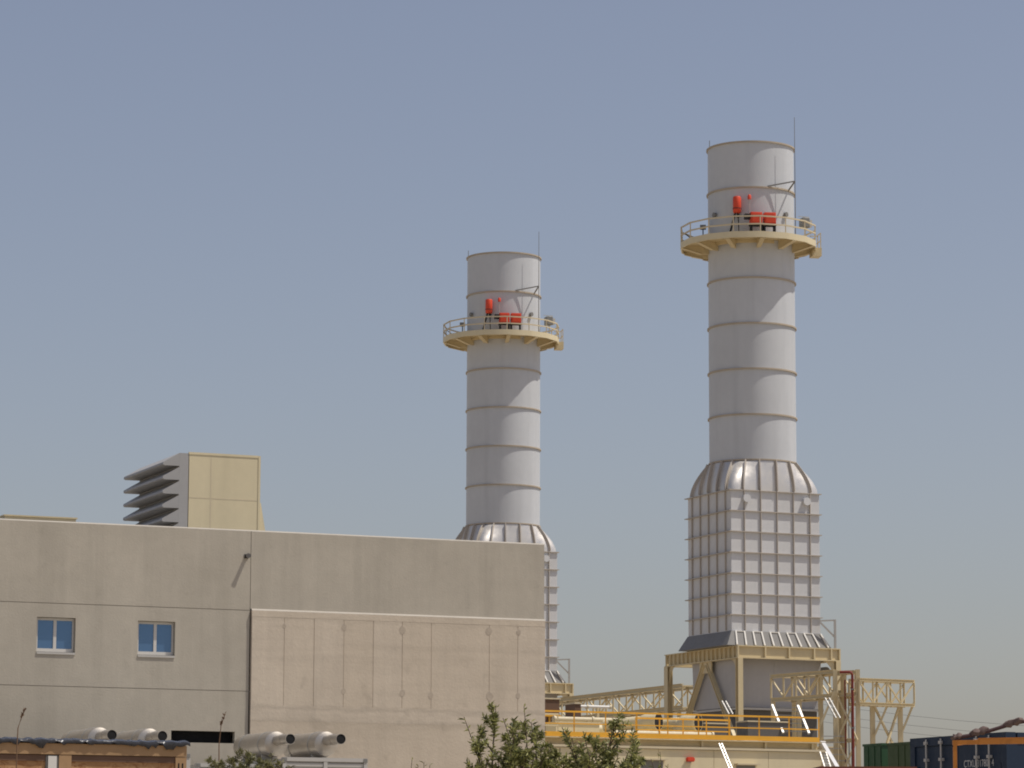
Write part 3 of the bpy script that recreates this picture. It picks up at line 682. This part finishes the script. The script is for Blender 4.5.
deckpipe('thin pipe whitened as a sun highlight high over the deck, below the long truss', 566, 612, 706, 176, .08, 'white')  # white colour stands in for sun highlights on the rail lines
deckpipe('cream pipe passing under the two gooseneck vents', 612, 716, 733, 153.5, .14, 'cream')
# horn light and inclined ladders on the front wall
q = hloc(onhall(689, 759.5)); t = thing('red_horn', 'small red alarm horn fixed to the cream wall under the ledge', 'alarm horn', hallpt(q.x, -.004, q.z), TH)
bm = new(); add_box(bm, -.2, .2, -.22, -.03, -.10, .10); bmesh.ops.bevel(bm, geom=bm.edges[:], offset=.04, segments=2, affect='EDGES'); obj('housing', bm, M['red'], t)
part('bracket', M['lgrey'], t, add_box, -.10, .10, -.03, 0, -.16, .06)
def stair(label, px0, py0, Y0, px1, py1, Y1, wd, n, group, m='galv', wood=.07):
    a, b = (at(px0, py0, Y0), at(px1, py1, Y1)) if Y0 > 100 else (onhall(px0, py0, Y0), onhall(px1, py1, Y1)); t = thing('access_stair', label, 'stair', b, 0, group); d = a - b; s = Vector((ct, st, 0)) * wd
    part('stringer', M[m], t, add_bar, (0, 0, 0), d, wood); part('stringer', M[m], t, add_bar, s, s + d, wood)
    for i in range(n):
        k = (i + .5) / n; part('tread', M['grey'], t, add_bar, d * k + s * .06, d * k + s * .94, .12, .03)
stair('white railed stair coming down to the deck in front of the plenum', 772, 705, 170.0, 783, 733, 168.6, 1.5, 7, 'galvanised access stairs', wood=.11)
stair('narrow bright galvanised ladder leaning on the cream enclosure wall', 719, 743.5, .35, 732, 775, 1.5, .13, 9, 'galvanised access stairs', wood=.055)
stair('bright ladder at the right end of the cream enclosure wall', 820, 752, .3, 827, 775, 1.3, .3, 8, 'galvanised access stairs', wood=.06)
stair('short bright ladder high in front of the stack plenum, left of the front column', 722, 701, 176.0, 729, 714, 175.3, .22, 5, 'galvanised access stairs', wood=.06)
stair('short bright ladder under the truss near the steel tower posts', 825, 698, 176, 836, 718, 175.2, .25, 5, 'galvanised access stairs', wood=.07)

# ================================================================= TRUSSES AND PIPE RACK TOWER
def truss(label, A, B, h, wd, nb, m='beige', ch=.22, dbl=True, flip=False, back=1, legs=()):
    """two parallel planar trusses from A to B (top chord level), wd apart, with posts, diagonals and cross ties"""
    A, B = Vector(A), Vector(B); base = Vector((A.x, A.y, 0)); t = thing('truss_bridge', label, 'truss', base, 0, 'beige lattice trusses')
    d = B - A; dn = d.normalized(); s = Vector((-dn.y, dn.x, 0)) * wd * back; a0 = A - base
    for side in ((Vector((0, 0, 0)), s) if dbl else (Vector((0, 0, 0)),)):
        part('chord', M[m], t, add_ibeam, a0 + side, a0 + side + d, ch * .9, ch, .035)
        part('chord', M[m], t, add_ibeam, a0 + side - Vector((0, 0, h)), a0 + side + d - Vector((0, 0, h)), ch * .9, ch, .035)
        for i in range(nb + 1):
            q = a0 + side + d * (i / nb); part('truss_post', M[m], t, add_bar, q - Vector((0, 0, h - ch / 2)), q - Vector((0, 0, ch / 2)), .11)
            if i < nb:
                q2 = a0 + side + d * ((i + 1) / nb); up = (i % 2 == 0) ^ flip
                lo, hi = (q, q2) if up else (q2, q)
                part('diagonal', M[m], t, add_bar, lo - Vector((0, 0, h - ch / 2)), hi - Vector((0, 0, ch / 2)), .09)
    for k in legs:                                                        # posts down to the ground
        for side in (Vector((0, 0, 0)), s): q = a0 + side + d * k; part('truss_leg', M[m], t, add_ibeam, Vector((q.x, q.y, 0)), q - Vector((0, 0, h + ch / 2 + .002)), .24, .24, .03)
    if dbl:
        for i in range(nb + 1):
            for zz in (0, h): part('cross_tie', M[m], t, add_bar, a0 + d * (i / nb) - Vector((0, 0, zz)), a0 + s + d * (i / nb) - Vector((0, 0, zz)), .10)
    return t
def s1pt(x, y, z): return (S1[0] + x * ct - y * st, S1[1] + x * st + y * ct, z)
truss('long beige lattice truss running back from the nearer stack toward the farther one', s1pt(3.05, 13.6, 14.35), s1pt(3.05, 38.5, 14.35), 1.55, 1.6, 11, ch=.30, legs=(.02, .5, .98))
A, B = at(834, 671.5, 208), at(771, 677, 213.5)
tz = A.z
truss('short beige lattice truss reaching left from the steel tower in front of the plenum', (A.x, A.y, tz), (B.x, B.y, tz), 1.5, 1.7, 5, ch=.24, back=-1, legs=(.97, .55))
A, B = at(859, 679.5, 207), at(914, 681.5, 209)
tr = truss('right hand beige lattice truss cantilevered on two legs over the green cabinets', (A.x, A.y, A.z), (B.x, B.y, A.z), 1.5, 1.1, 4, ch=.20, flip=True)
# legs of the right truss
t = thing('trestle', 'braced beige trestle legs carrying the right hand lattice truss', 'trestle', (at(873, 702, 208).x, 208.4, 0), 0)
L0 = Vector((0, 0, 0)); q = at(901, 702, 208.8); L1 = Vector((q.x - t.location.x, .9, 0)); hz = q.z - .2; bk = Vector((-.62, 1.35, 0))
for l_ in (L0, L1): part('trestle_leg', M['beige'], t, add_ibeam, l_, l_ + Vector((0, 0, hz)), .30, .30, .04, (0, 1, 0))
for (a, b) in ((L0 + Vector((.1, -.16, hz - .1)), L1 + Vector((-.15, -.16, hz - 3.2))), (L1 + Vector((-.1, -.2, hz - .1)), L0 + Vector((.6, -.2, hz - 3.2))), (L0 + Vector((.9, -.24, hz - .1)), L0 + Vector((.1, -.24, hz - 1.9))), (L1 + Vector((.85, -.1, hz + .15)), L1 + Vector((.05, -.1, hz - 1.75))),
               (L0 + Vector((.1, -.16, hz - 3.4)), L1 + Vector((-.15, -.16, hz - 6.6))), (L1 + Vector((-.1, -.2, hz - 3.4)), L0 + Vector((.1, -.2, hz - 6.6)))):
    part('trestle_brace', M['beige'], t, add_bar, a, b, .13)
# tower
A = at(835, 671, 208); tw = thing('steel_tower', 'open beige steel pipe rack tower at the right end of the yellow deck', 'steel tower', (A.x, A.y, 0), 0)
zt = A.z + .05; W1 = at(857.5, 672, 207.2).x - A.x; V = Vector((-.75, 1.7, 0))
cs = [Vector((0, 0, 0)), Vector((W1, -.8, 0)), V, Vector((W1, -.8, 0)) + V]
for i, c in enumerate(cs): part('tower_column', M['beige'], tw, add_ibeam, c, c + Vector((0, 0, zt)), .27, .27, .04, (0, 1, 0))
for z in (zt - .15, zt - 1.55, zt - 4.4, zt - 7.0):
    for (i, j) in ((0, 1), (2, 3), (0, 2), (1, 3)):
        part('tower_beam', M['beige'], tw, add_ibeam, cs[i] + Vector((.14 if i in (0, 2) and j in (1, 3) else 0, 0, z)), cs[j] + Vector((-.14 if i in (0, 2) and j in (1, 3) else 0, 0, z)), .18, .22, .03)
for z0, z1 in ((zt - 4.4, zt - 1.6), (zt - 7.0, zt - 4.4)):
    part('tower_brace', M['beige'], tw, add_bar, cs[0] + Vector((.1, -.2, z0)), cs[1] + Vector((-.1, -.2, z1)), .10); part('tower_brace', M['beige'], tw, add_bar, cs[0] + Vector((.1, -.28, z1)), cs[1] + Vector((-.1, -.28, z0)), .10)
part('inner_post', M['beige'], tw, add_bar, Vector((.62, .3, 0)), Vector((.62, .3, zt - .3)), .22)
part('inner_post', M['beige'], tw, add_bar, Vector((.38, 1.1, 0)), Vector((.38, 1.1, zt - 1.2)), .16)
for x in (.85, 1.02): part('conduit', M['grey'], tw, add_tube, (x, .2, 0), (x, .2, zt - .8), .035, 8)
for i in range(7): part('cable_tray_rung', M['lgrey'], tw, add_bar, (-.9, -.35, zt - 4.15 - i * .38), (.55, -.35, zt - 4.15 - i * .38), .07, .05)
part('tower_strut', M['beige'], tw, add_bar, (-.95, -.3, zt - 3.4), (-.05, -.3, zt - 1.3), .13)
# red standpipe on the tower
p = at(852.2, 672, 206.4); t = thing('red_standpipe', 'dark red pipe rising beside the tower column and bending left at the top', 'pipe', (p.x, p.y, 0), 0)
part('riser', M['dkred'], t, add_path, [(0, 0, 0), (0, 0, p.z - .18), (-.04, 0, p.z - .05), (-.16, .02, p.z), (-.75, .2, p.z + .0)], .085, 12)
for z in (4, 7, 10, 12.4): part('pipe_clamp', M['grey'], t, add_box, -.11, .11, -.10, .02, z, z + .08)
t = thing('red_standpipe', 'thinner reddish pipe standing between the tower posts', 'pipe', (at(845, 690, 207.6).x, 207.6, 0), 0)
part('riser', M['dkred'], t, add_tube, (0, 0, 0), (0, 0, 13.1), .05, 10); part('pipe_clamp', M['grey'], t, add_box, -.08, .08, -.07, .02, 8, 8.08)
# slanting grey duct at the end of the enclosure
a, b = at(822, 743, 150.6), at(838, 770, 149.2); t = thing('slanting_duct', 'pale grey slanting duct beside the right end of the cream enclosure', 'duct', b, 0)
part('duct_body', M['casing'], t, add_bar, (0, 0, 0), a - b, .20, .18); part('duct_flange', M['lgrey'], t, add_bar, (a - b) * .96, (a - b) * 1.0, .27, .24)

# ================================================================= GENERATOR SETS AND MUFFLERS
def v23(x, y): return Vector((x * cb - y * sb, x * sb + y * cb, 0))
def canopy(label, px0, px1, py, Y, length=6.0):
    a, b = at(px0, py, Y), at(px1, py, Y); t = thing('generator_canopy', label, 'generator', (a.x, a.y, 0), TB, 'generator canopies'); L = (b.x - a.x) / cb; h = a.z
    part('housing', M['lgrey'], t, add_box, .06, L - .06, .06, length, .15, h - .04)
    for x in (0, L / 2 - .05, L - .12): part('corner_post', M['lgrey'], t, add_box, x, x + .12, -.02, .10, .12, h - .12)
    part('top_rail', M['lgrey'], t, add_box, 0, L, -.025, .12, h - .115, h)
    part('skid', M['dark'], t, add_box, 0, L, 0, length, 0, .12)
    for x in (.012, L - .132): part('corner_casting', M['grey'], t, add_box, x, x + .12, -.04, -.026, h - .11, h - .01)
    b0 = None
    for i in range(int((h - .5) / .21)):
        z = h - .22 - i * .21
        for (x0, x1) in ((.13, L / 2 - .06), (L / 2 + .08, L - .13)):
            bm = new(); add_box(bm, x0, x1, .0, .05, -.05, .05); obj('louvre_slat', bm, M['lgrey'] if i % 2 == 0 else M['grey'], t, loc=(0, 0, z))
    return t, h
c1, h1 = canopy('white framed louvred generator canopy in front of the concrete wall', 282.5, 366, 757, 99.0)
c2, h2 = canopy('left generator canopy half hidden behind the dusty shrub', 196, 277, 763, 99.6)
c3, h3 = canopy('generator canopy behind the wooden shed near its right end', 105, 187, 752, 97.5)
c4, h4 = canopy('generator canopy behind the wooden shed near its left part', 22, 100, 752, 96.5)
def muffler(label, mx, my, Y, rest):
    m_ = at(mx, my, Y); t = thing('exhaust_muffler', label, 'muffler', m_, TB, 'exhaust mufflers on the generators')
    # local -y points out of the wall towards the viewer
    bm = new(); add_lathe(bm, [(.148, 0), (.16, 0), (.16, 1.25), (.148, 1.25)], 20); bm.transform(Matrix.Rotation(-math.pi / 2, 4, 'X')); obj('tail_pipe', bm, M['steel'], t)
    bm = new(); add_tube(bm, (0, .015, 0), (0, .05, 0), .147, 18); obj('pipe_bore', bm, M['interior'], t)
    bm = new(); add_lathe(bm, [(.005, 1.22), (.20, 1.22), (.37, 1.30), (.385, 1.36), (.385, 4.3), (.34, 4.42), (.005, 4.46)], 32, close=False); bm.transform(Matrix.Translation((0, 0, -.10)) @ Matrix.Rotation(-math.pi / 2, 4, 'X')); obj('drum', bm, M['steel'], t)
    for y in (1.9, 3.7):
        bm = new(); add_lathe(bm, [(.387, y), (.40, y), (.40, y + .07), (.387, y + .07)], 32); bm.transform(Matrix.Translation((0, 0, -.10)) @ Matrix.Rotation(-math.pi / 2, 4, 'X')); obj('strap_band', bm, M['galv'], t)
        part('saddle', M['lgrey'], t, add_box, -.25, .25, y, y + .08, rest - m_.z, -.42)
    bm = new(); add_tube(bm, (0, .55, -.0), (0, .63, 0), .175, 20); obj('pipe_collar', bm, M['steel'], t)
muffler('rightmost steel muffler, its black mouth clear against the concrete wall', 341, 739, 99.6, h1)
muffler('steel muffler just left of the rightmost one, above the dusty shrub', 290.5, 739, 99.6, h2)
muffler('steel muffler showing over the right end of the shed tarpaulin', 162.5, 736, 97.8, h3)
muffler('leftmost steel muffler showing over the middle of the shed tarpaulin', 112, 735, 97.0, h4)

# ================================================================= WOODEN SHED
A = at(186, 737.5, 50.0); sh = thing('wooden_shed', 'wooden site shed of boards and strand board under a ragged black tarpaulin', 'shed', (A.x, A.y, 0), TB); hz = A.z - .03
part('body_core', M['wood'], sh, add_box, -8.0, -.02, .10, 3.0, 0, hz - .12)
part('top_plate', M['wood'], sh, add_box, -3.0 + .003, 0, -.05, .08, hz - .26, hz - .10)
part('top_plate', M['wood'], sh, add_box, -8.0, -3.0, -.053, .08, hz - .26, hz - .10)
pxs = [(-.17, 0), (-1.97, -1.78), (-3.9, -3.72), (-5.9, -5.72), (-7.99, -7.82)]
for a, b in pxs: part('stud', M['wood'], sh, add_box, a, b, -.045, .08, 0, hz - .265)
for (a, b) in zip([p[1] for p in pxs[1:]], [p[0] for p in pxs[:-1]]): part('strand_board', M['osb'], sh, add_box, a + .004, b - .004, -.012, .02, 0, hz - .27)
for (a, b) in zip([p[1] for p in pxs[1:]], [p[0] for p in pxs[:-1]]): part('dark_strip', M['brown'], sh, add_box, a + .004, b - .004, -.03, -.013, hz - .36, hz - .27)  # dark brown strip across the top of each strand board
w_ = part('hatch', M['dark'], sh, add_box, -2.17, -1.975, -.04, -.014, hz - .52, hz - .275); part('pale_pane', M['white'], w_, add_box, -2.135, -2.005, -.048, -.041, hz - .48, hz - .285)
for x in (-.13, -.07): part('dark_slot', M['interior'], sh, add_box, x, x + .02, -.049, -.044, hz - .48, hz - .36)
bm = new(); nx = 150; rows = []                                          # tarpaulin: ragged edge hanging over the front
r2 = random.Random(3)
for i in range(nx + 1):
    x = -8.1 + 8.15 * i / nx; dr = .005 + .035 * abs(math.sin(i * .55 + math.sin(i * .21) * 2)) + r2.uniform(0, .04); wob = r2.uniform(-.008, .008)
    if r2.random() < .14: dr += .06
    rows.append([bm.verts.new((x, 3.05, hz - .10 + wob)), bm.verts.new((x, .5, hz - .05 + wob * 2)), bm.verts.new((x, .05, hz - .02 + wob * 1.6)), bm.verts.new((x, -.06, hz - .045 + wob)), bm.verts.new((x + wob, -.085 + wob, hz - .045 - dr))])
for p, q in zip(rows, rows[1:]):
    for i in range(4): bm.faces.new((p[i], q[i], q[i + 1], p[i + 1]))
o = obj('tarpaulin', bm, M['tarp'], sh); md = o.modifiers.new('thick', 'SOLIDIFY'); md.thickness = .012

# ================================================================= CONTAINERS AND CABINETS AT RIGHT
A = at(1006.5, 735, 43.6); CT = thing('shipping_container', 'dark blue shipping container with steel lock rods and a white number on its doors', 'container', (A.x, A.y, 0), TH); CH = 2.55
# local: x to the right along the long side, y back along the door end; the door end is the plane x = 0
part('corner_post', M['blue'], CT, add_box, -.01, .16, -.01, .12, 0, CH - .12); part('corner_post', M['blue'], CT, add_box, -.01, .16, 2.32, 2.44, 0, CH - .12)
part('header', M['blue'], CT, add_box, -.012, .14, 0, 2.44, CH - .119, CH)
part('roof', M['blue'], CT, add_box, .145, 6.0, .02, 2.42, CH - .06, CH - .01)
bm = new(); n = 40
for i in range(n):                                                       # corrugated long side
    x0 = .165 + i * .145; add_prof(bm, (x0, .03, .1), (x0, .03, CH - .12), [(0, 0), (.05, 0), (.075, -.03), (.12, -.03), (.145, 0), (.145, .02), (0, .02)], up=(0, -1, 0))
obj('side_wall', bm, M['blue'], CT)
part('top_side_rail', M['blue'], CT, add_box, .165, 6.0, -.005, .06, CH - .118, CH - .004)
part('body', M['blue'], CT, add_box, .15, 6.0, .055, 2.40, .05, CH - .065)
for (a, b) in ((.125, 1.215), (1.225, 2.315)):
    d_ = part('door', M['blue'], CT, add_box, .01, .06, a, b, .1, CH - .125)
    for k in ((.25, .535) if a < 1 else (.353, .706)):
        part('lock_rod', M['lgrey'], d_, add_tube, (-.025, a + (b - a) * k, .06), (-.025, a + (b - a) * k, CH - .03), .013, 10)
        for z in (CH - .10, CH - .33, 1.2): part('rod_bracket', M['lgrey'], d_, add_box, -.05, .009, a + (b - a) * k - .028, a + (b - a) * k + .028, z, z + .04)
    part('hinge', M['blue'], d_, add_box, -.012, .009, a + .01 if a < 1 else b - .09, a + .09 if a < 1 else b - .01, CH - .5, CH - .4)
fc = bpy.data.curves.new('container_number', 'FONT'); fc.body = 'CTXU 317809 4'; fc.size = .135; fc.space_character = 1.0
fo = bpy.data.objects.new('tmp_text', fc); C.objects.link(fo)
dg = bpy.context.evaluated_depsgraph_get(); me = bpy.data.meshes.new_from_object(fo.evaluated_get(dg)); bpy.data.objects.remove(fo)
me.materials.clear(); me.materials.append(M['print'])
no = bpy.data.objects.new('container_number', me); C.objects.link(no); no.parent = CT
no.matrix_local = Matrix.Translation((.003, 1.075, 2.115)) @ Matrix(((0, 0, -1, 0), (-1, 0, 0, 0), (0, 1, 0, 0), (0, 0, 0, 1))) @ Matrix.Diagonal((.82, 1, 1, 1))
def cabinet(label, px0, px1, py, Y, m, dep):
    a = at(px1, py, Y); t = thing('green_cabinet', label, 'cabinet', (a.x, a.y, 0), TH, 'green steel cabinets'); h = a.z
    part('housing', M[m], t, add_box, .02, 1.0, 0.02, dep - .02, 0, h - .05); part('roof', M[m], t, add_box, 0, 1.02, 0, dep, h - .05, h)
    k = 0
    for i in range(int(dep / .28)): part('fin', M[m], t, add_box, .006, .0198, .06 + i * .28, .16 + i * .28, .1, h - .07)
cabinet('dark green ribbed steel cabinet beside the tower column', 862, 881.5, 743.0, 75, 'green', .86)
cabinet('olive green ribbed steel cabinet touching the blue container in view', 889, 912, 741.5, 73, 'green2', 1.1)
A = at(822, 766.3, 40); t = thing('rubbish_skip', 'low rust red steel skip at the bottom edge left of the blue container', 'skip', (A.x, A.y, 0), R(2)); h = A.z
part('tub', M['rust'], t, add_box, 0, 1.12, 0.03, 1.5, .05, h - .04)
part('rim', M['rust'], t, add_box, -.03, 1.15, 0, 1.53, h - .04, h)
for x in (.1, .55, 1.0): part('side_rib', M['rust'], t, add_box, x - .03, x + .03, -.02, .028, .05, h - .045)

# orange frame in front of the container, with a rag wrapped hose
A = at(954.8, 744, 30.0); fr = thing('orange_frame', 'orange tubular steel frame standing in front of the blue container', 'frame', (A.x, A.y, 0), 0); hz = A.z
part('post', M['orange'], fr, add_box, -.017, .017, -.017, .017, 0, hz - .002); part('post', M['orange'], fr, add_box, 1.2, 1.235, .4, .435, 0, hz)
part('top_bar', M['orange'], fr, add_bar, (-.02, 0, hz + .013), (1.25, 0.0, hz + .035), .04)
part('post', M['orange'], fr, add_box, 1.24, 1.275, -.018, .018, 0, hz + .01)
part('rear_bar', M['orange'], fr, add_bar, (.27, .42, hz + .055), (1.25, .42, hz + .075), .035); part('side_bar', M['orange'], fr, add_bar, (0, .0, hz + .0), (.27, .44, hz + .045), .03)
t = thing('wrapped_hose', 'dark hose tied with grey rags sloping up along the orange frame', 'hose', (A.x, A.y, hz + .03), 0)
pts = [(-.01, 0, -.06), (.0, 0, .0), (.06, 0, .035), (.16, 0, .05), (.22, 0, .075), (.30, 0, .085), (.40, 0, .115), (.50, 0, .15), (.56, 0, .165), (.66, 0, .18), (.85, 0, .21)]
part('hose', M['hose'], t, add_path, pts, [.016, .02, .018, .018, .02, .018, .018, .022, .02, .016, .016], 10)
def rag(x, z, L, r):
    bm = new(); r3 = random.Random(int(x * 100)); P_ = []
    for i in range(7):
        k = i / 6; P_.append((x + L * (k - .5), r3.uniform(-.008, .008), z + (k - .5) * L * .32 + r3.uniform(-.005, .005)))
    add_path(bm, P_, [r * s_ for s_ in (.45, .85, 1.1, .8, 1.05, .9, .4)], 9)
    for v in bm.verts: v.co += Vector((r3.uniform(-1, 1), r3.uniform(-1, 1), r3.uniform(-1, 1))) * .006
    return obj('rag', bm, M['cloth'], t)
rag(.02, .035, .10, .028); rag(.225, .085, .16, .036); rag(.53, .165, .18, .034)

# ================================================================= POWER LINE
pl = thing('power_line', 'thin overhead power line strung low across the sky at right', 'power line', (38, 420, 0), 0)
part('pole', M['wire'], pl, add_tube, (0, 0, 0), (0, 0, 23.6), .15, 8, .1); part('pole', M['wire'], pl, add_tube, (60, -20, 0), (60, -20, 19.5), .15, 8, .1)
for z in (21.8, 23.0, 20.8):
    part('wire', M['wire'], pl, add_path, [(60 * k / 10, -20 * k / 10, z - 3.9 * k / 10 - 1.6 * (1 - (2 * k / 10 - 1) ** 2)) for k in range(11)], .02, 5)
for z in (21.8, 23.0, 20.8): part('cross_arm', M['wire'], pl, add_box, -.6, .6, -.06, .06, z - .05, z + .05)

# ================================================================= SHRUBS
def leaf(bm, p, d, L, wd, r_):
    d = d.normalized(); n_ = Vector((r_.gauss(0, 1), r_.gauss(0, 1), r_.gauss(0, 1) + .8)); s = d.cross(n_)
    if s.length < 1e-3: s = Vector((1, 0, 0))
    s.normalize(); up = s.cross(d) * L * .12
    a = bm.verts.new(p); b = bm.verts.new(p + d * L * .45 + s * wd + up); c = bm.verts.new(p + d * L - up * .5); e = bm.verts.new(p + d * L * .45 - s * wd + up)
    bm.faces.new((a, b, c)); bm.faces.new((a, c, e))
def curve(a, b, sag, r_, n=9):
    a, b = Vector(a), Vector(b); side = Vector((r_.uniform(-1, 1), r_.uniform(-1, 1), 0)) * sag; out = []
    for i in range(n):
        k = i / (n - 1); out.append(a.lerp(b, k) + side * math.sin(math.pi * k) + Vector((0, 0, sag * .9 * math.sin(math.pi * k))))
    return out
def shrub(name, label, base, tips, Ls, seed, m='leaf', per=34, side=5, sl=.22, group=None):
    r_ = random.Random(seed); t = thing(name, label, 'shrub', base, 0, group); st_, lf = new(), new(); B = Vector(base)
    for tip in tips:
        T = Vector(tip) - B; pts = curve((r_.uniform(-.08, .08), r_.uniform(-.08, .08), 0), T, T.length * .07, r_)
        add_path(st_, pts, [.010 * (1 - .85 * i / 8) + .0018 for i in range(9)], 6)
        twigs = [pts]
        for _ in range(side):
            k = r_.uniform(.3, .92); i = min(7, int(k * 8)); p = pts[i].lerp(pts[i + 1], k * 8 - i); a = r_.uniform(0, 6.28)
            dv = (pts[i + 1] - pts[i]).normalized() + Vector((math.cos(a), math.sin(a), .25)) * .9; q = p + dv.normalized() * r_.uniform(.5, 1.2) * sl
            tw = curve(p, q, .02, r_, 5); add_path(st_, tw, [.006, .005, .004, .003, .002], 5); twigs.append(tw)
        for ti, tw in enumerate(twigs):
            for _ in range(per if ti == 0 else int(per * .8)):
                k = r_.uniform(.22 if ti == 0 else .1, 1.0) ** .8; n_ = len(tw) - 1; i = min(n_ - 1, int(k * n_)); p = tw[i].lerp(tw[i + 1], k * n_ - i)
                a = r_.uniform(0, 6.28); ax = (tw[i + 1] - tw[i]).normalized(); s = ax.orthogonal().normalized(); q = ax.cross(s)
                dv = ax * r_.uniform(.2, .9) + s * math.cos(a) + q * math.sin(a)
                leaf(lf, p, dv, Ls * r_.uniform(.6, 1.35), Ls * .15, r_)
    obj('stem', st_, M['bark'], t); f = obj('foliage', lf, M[m], t, sharp=False); f['kind'] = 'stuff'
    return t
Y = 30.0
def tp(l): return [at(px, py, Y + dy) for px, py, dy in l]
r5 = random.Random(11)
tipsA = tp([(464, 717, 0), (496, 705, .2), (503, 718, .1), (524, 706, 0), (518, 722, -.2), (531, 722, .3), (537, 733, .1), (508, 742, -.3), (480, 753, -.2), (468, 762, 0), (527, 742, -.4), (515, 750, .3), (541, 748, -.2), (498, 760, .2), (550, 755, 0), (533, 760, -.3), (505, 735, .2)])
b_ = at(522, 905, Y); shrub('leafy_shrub', 'dark green shrub with a long shoot leaning left, before the concrete wall', (b_.x, b_.y, -.0), tipsA, .056, 21, per=66, side=10, group='green shrubs at the bottom')
tipsB = tp([(620, 713, 0), (612, 724, .2), (597, 735, -.1), (583, 731, .2), (572, 738, 0), (562, 727, -.2), (640, 742, .1), (630, 748, -.2), (604, 745, .2), (590, 752, -.3), (575, 755, .1), (560, 748, 0), (618, 756, .1), (641, 760, .2), (553, 764, -.1), (603, 765, .3), (630, 764, -.2), (648, 768, 0), (585, 765, .2), (567, 766, -.2)])
b_ = at(596, 905, Y + .3); shrub('leafy_shrub', 'broad dark green shrub in front of the yellow railing and cream enclosure', (b_.x, b_.y, 0), tipsB, .056, 22, per=64, side=10, group='green shrubs at the bottom')
Y = 44.0
tipsC = tp([(215, 761, 0), (228, 756, .2), (240, 761, 0), (252, 754, .1), (262, 757, -.2), (272, 754, .2), (282, 762, 0), (248, 768, -.3), (235, 769, .3), (268, 768, -.1), (222, 770, .1), (290, 768, .1), (257, 770, 0), (205, 770, 0), (277, 771, .2)])
b_ = at(248, 885, Y); shrub('dusty_shrub', 'dusty olive shrub in front of the left muffler and canopy', (b_.x, b_.y, 0), tipsC, .07, 23, m='leaf2', per=80, side=10, sl=.3)
Y = 40.0
b_ = at(418, 880, Y); shrub('small_plant', 'sparse young plant just showing before the middle of the concrete wall', (b_.x, b_.y, 0), tp([(412, 760, 0), (424, 762, .1), (418, 765, 0), (430, 765, 0)]), .06, 24, m='leaf2', per=14, side=2, sl=.12)
b_ = at(667, 885, Y); shrub('small_plant', 'thin shoots beside the broad shrub, below the red alarm horn', (b_.x, b_.y, 0), tp([(651, 759, 0), (660, 752, .1), (668, 764, 0)]), .06, 25, m='leaf', per=22, side=3, sl=.12)
def stalk(label, pts, seed):
    r_ = random.Random(seed); p0 = at(*pts[0]); base = Vector((p0.x, p0.y, 0)); t = thing('dry_stalk', label, 'stalk', base, 0, 'dry stalks'); bm = new()
    P_ = [Vector((0, 0, 0))] + [at(*p) - base for p in pts]; add_path(bm, P_, [.012] + [.009 - .0012 * i for i in range(len(pts))], 6); obj('stem', bm, M['dry'], t)
    bm = new()
    for i in range(26):
        k = r_.uniform(.0, 1); p = P_[-2].lerp(P_[-1], k); leaf(bm, p, Vector((r_.gauss(0, .5), r_.gauss(0, .5), 1)), .05, .009, r_)
    f = obj('seed_head', bm, M['dry'], t)
stalk('tall dry stalk rising across the dark wall slot beside the shed', [(219, 766, 47), (219, 745, 47), (221, 726, 47), (225, 714, 47)], 1)
stalk('faint dry stalk above the left end of the shed tarpaulin', [(17, 745, 46), (18, 728, 46), (21, 719, 46), (25, 710, 46)], 2)
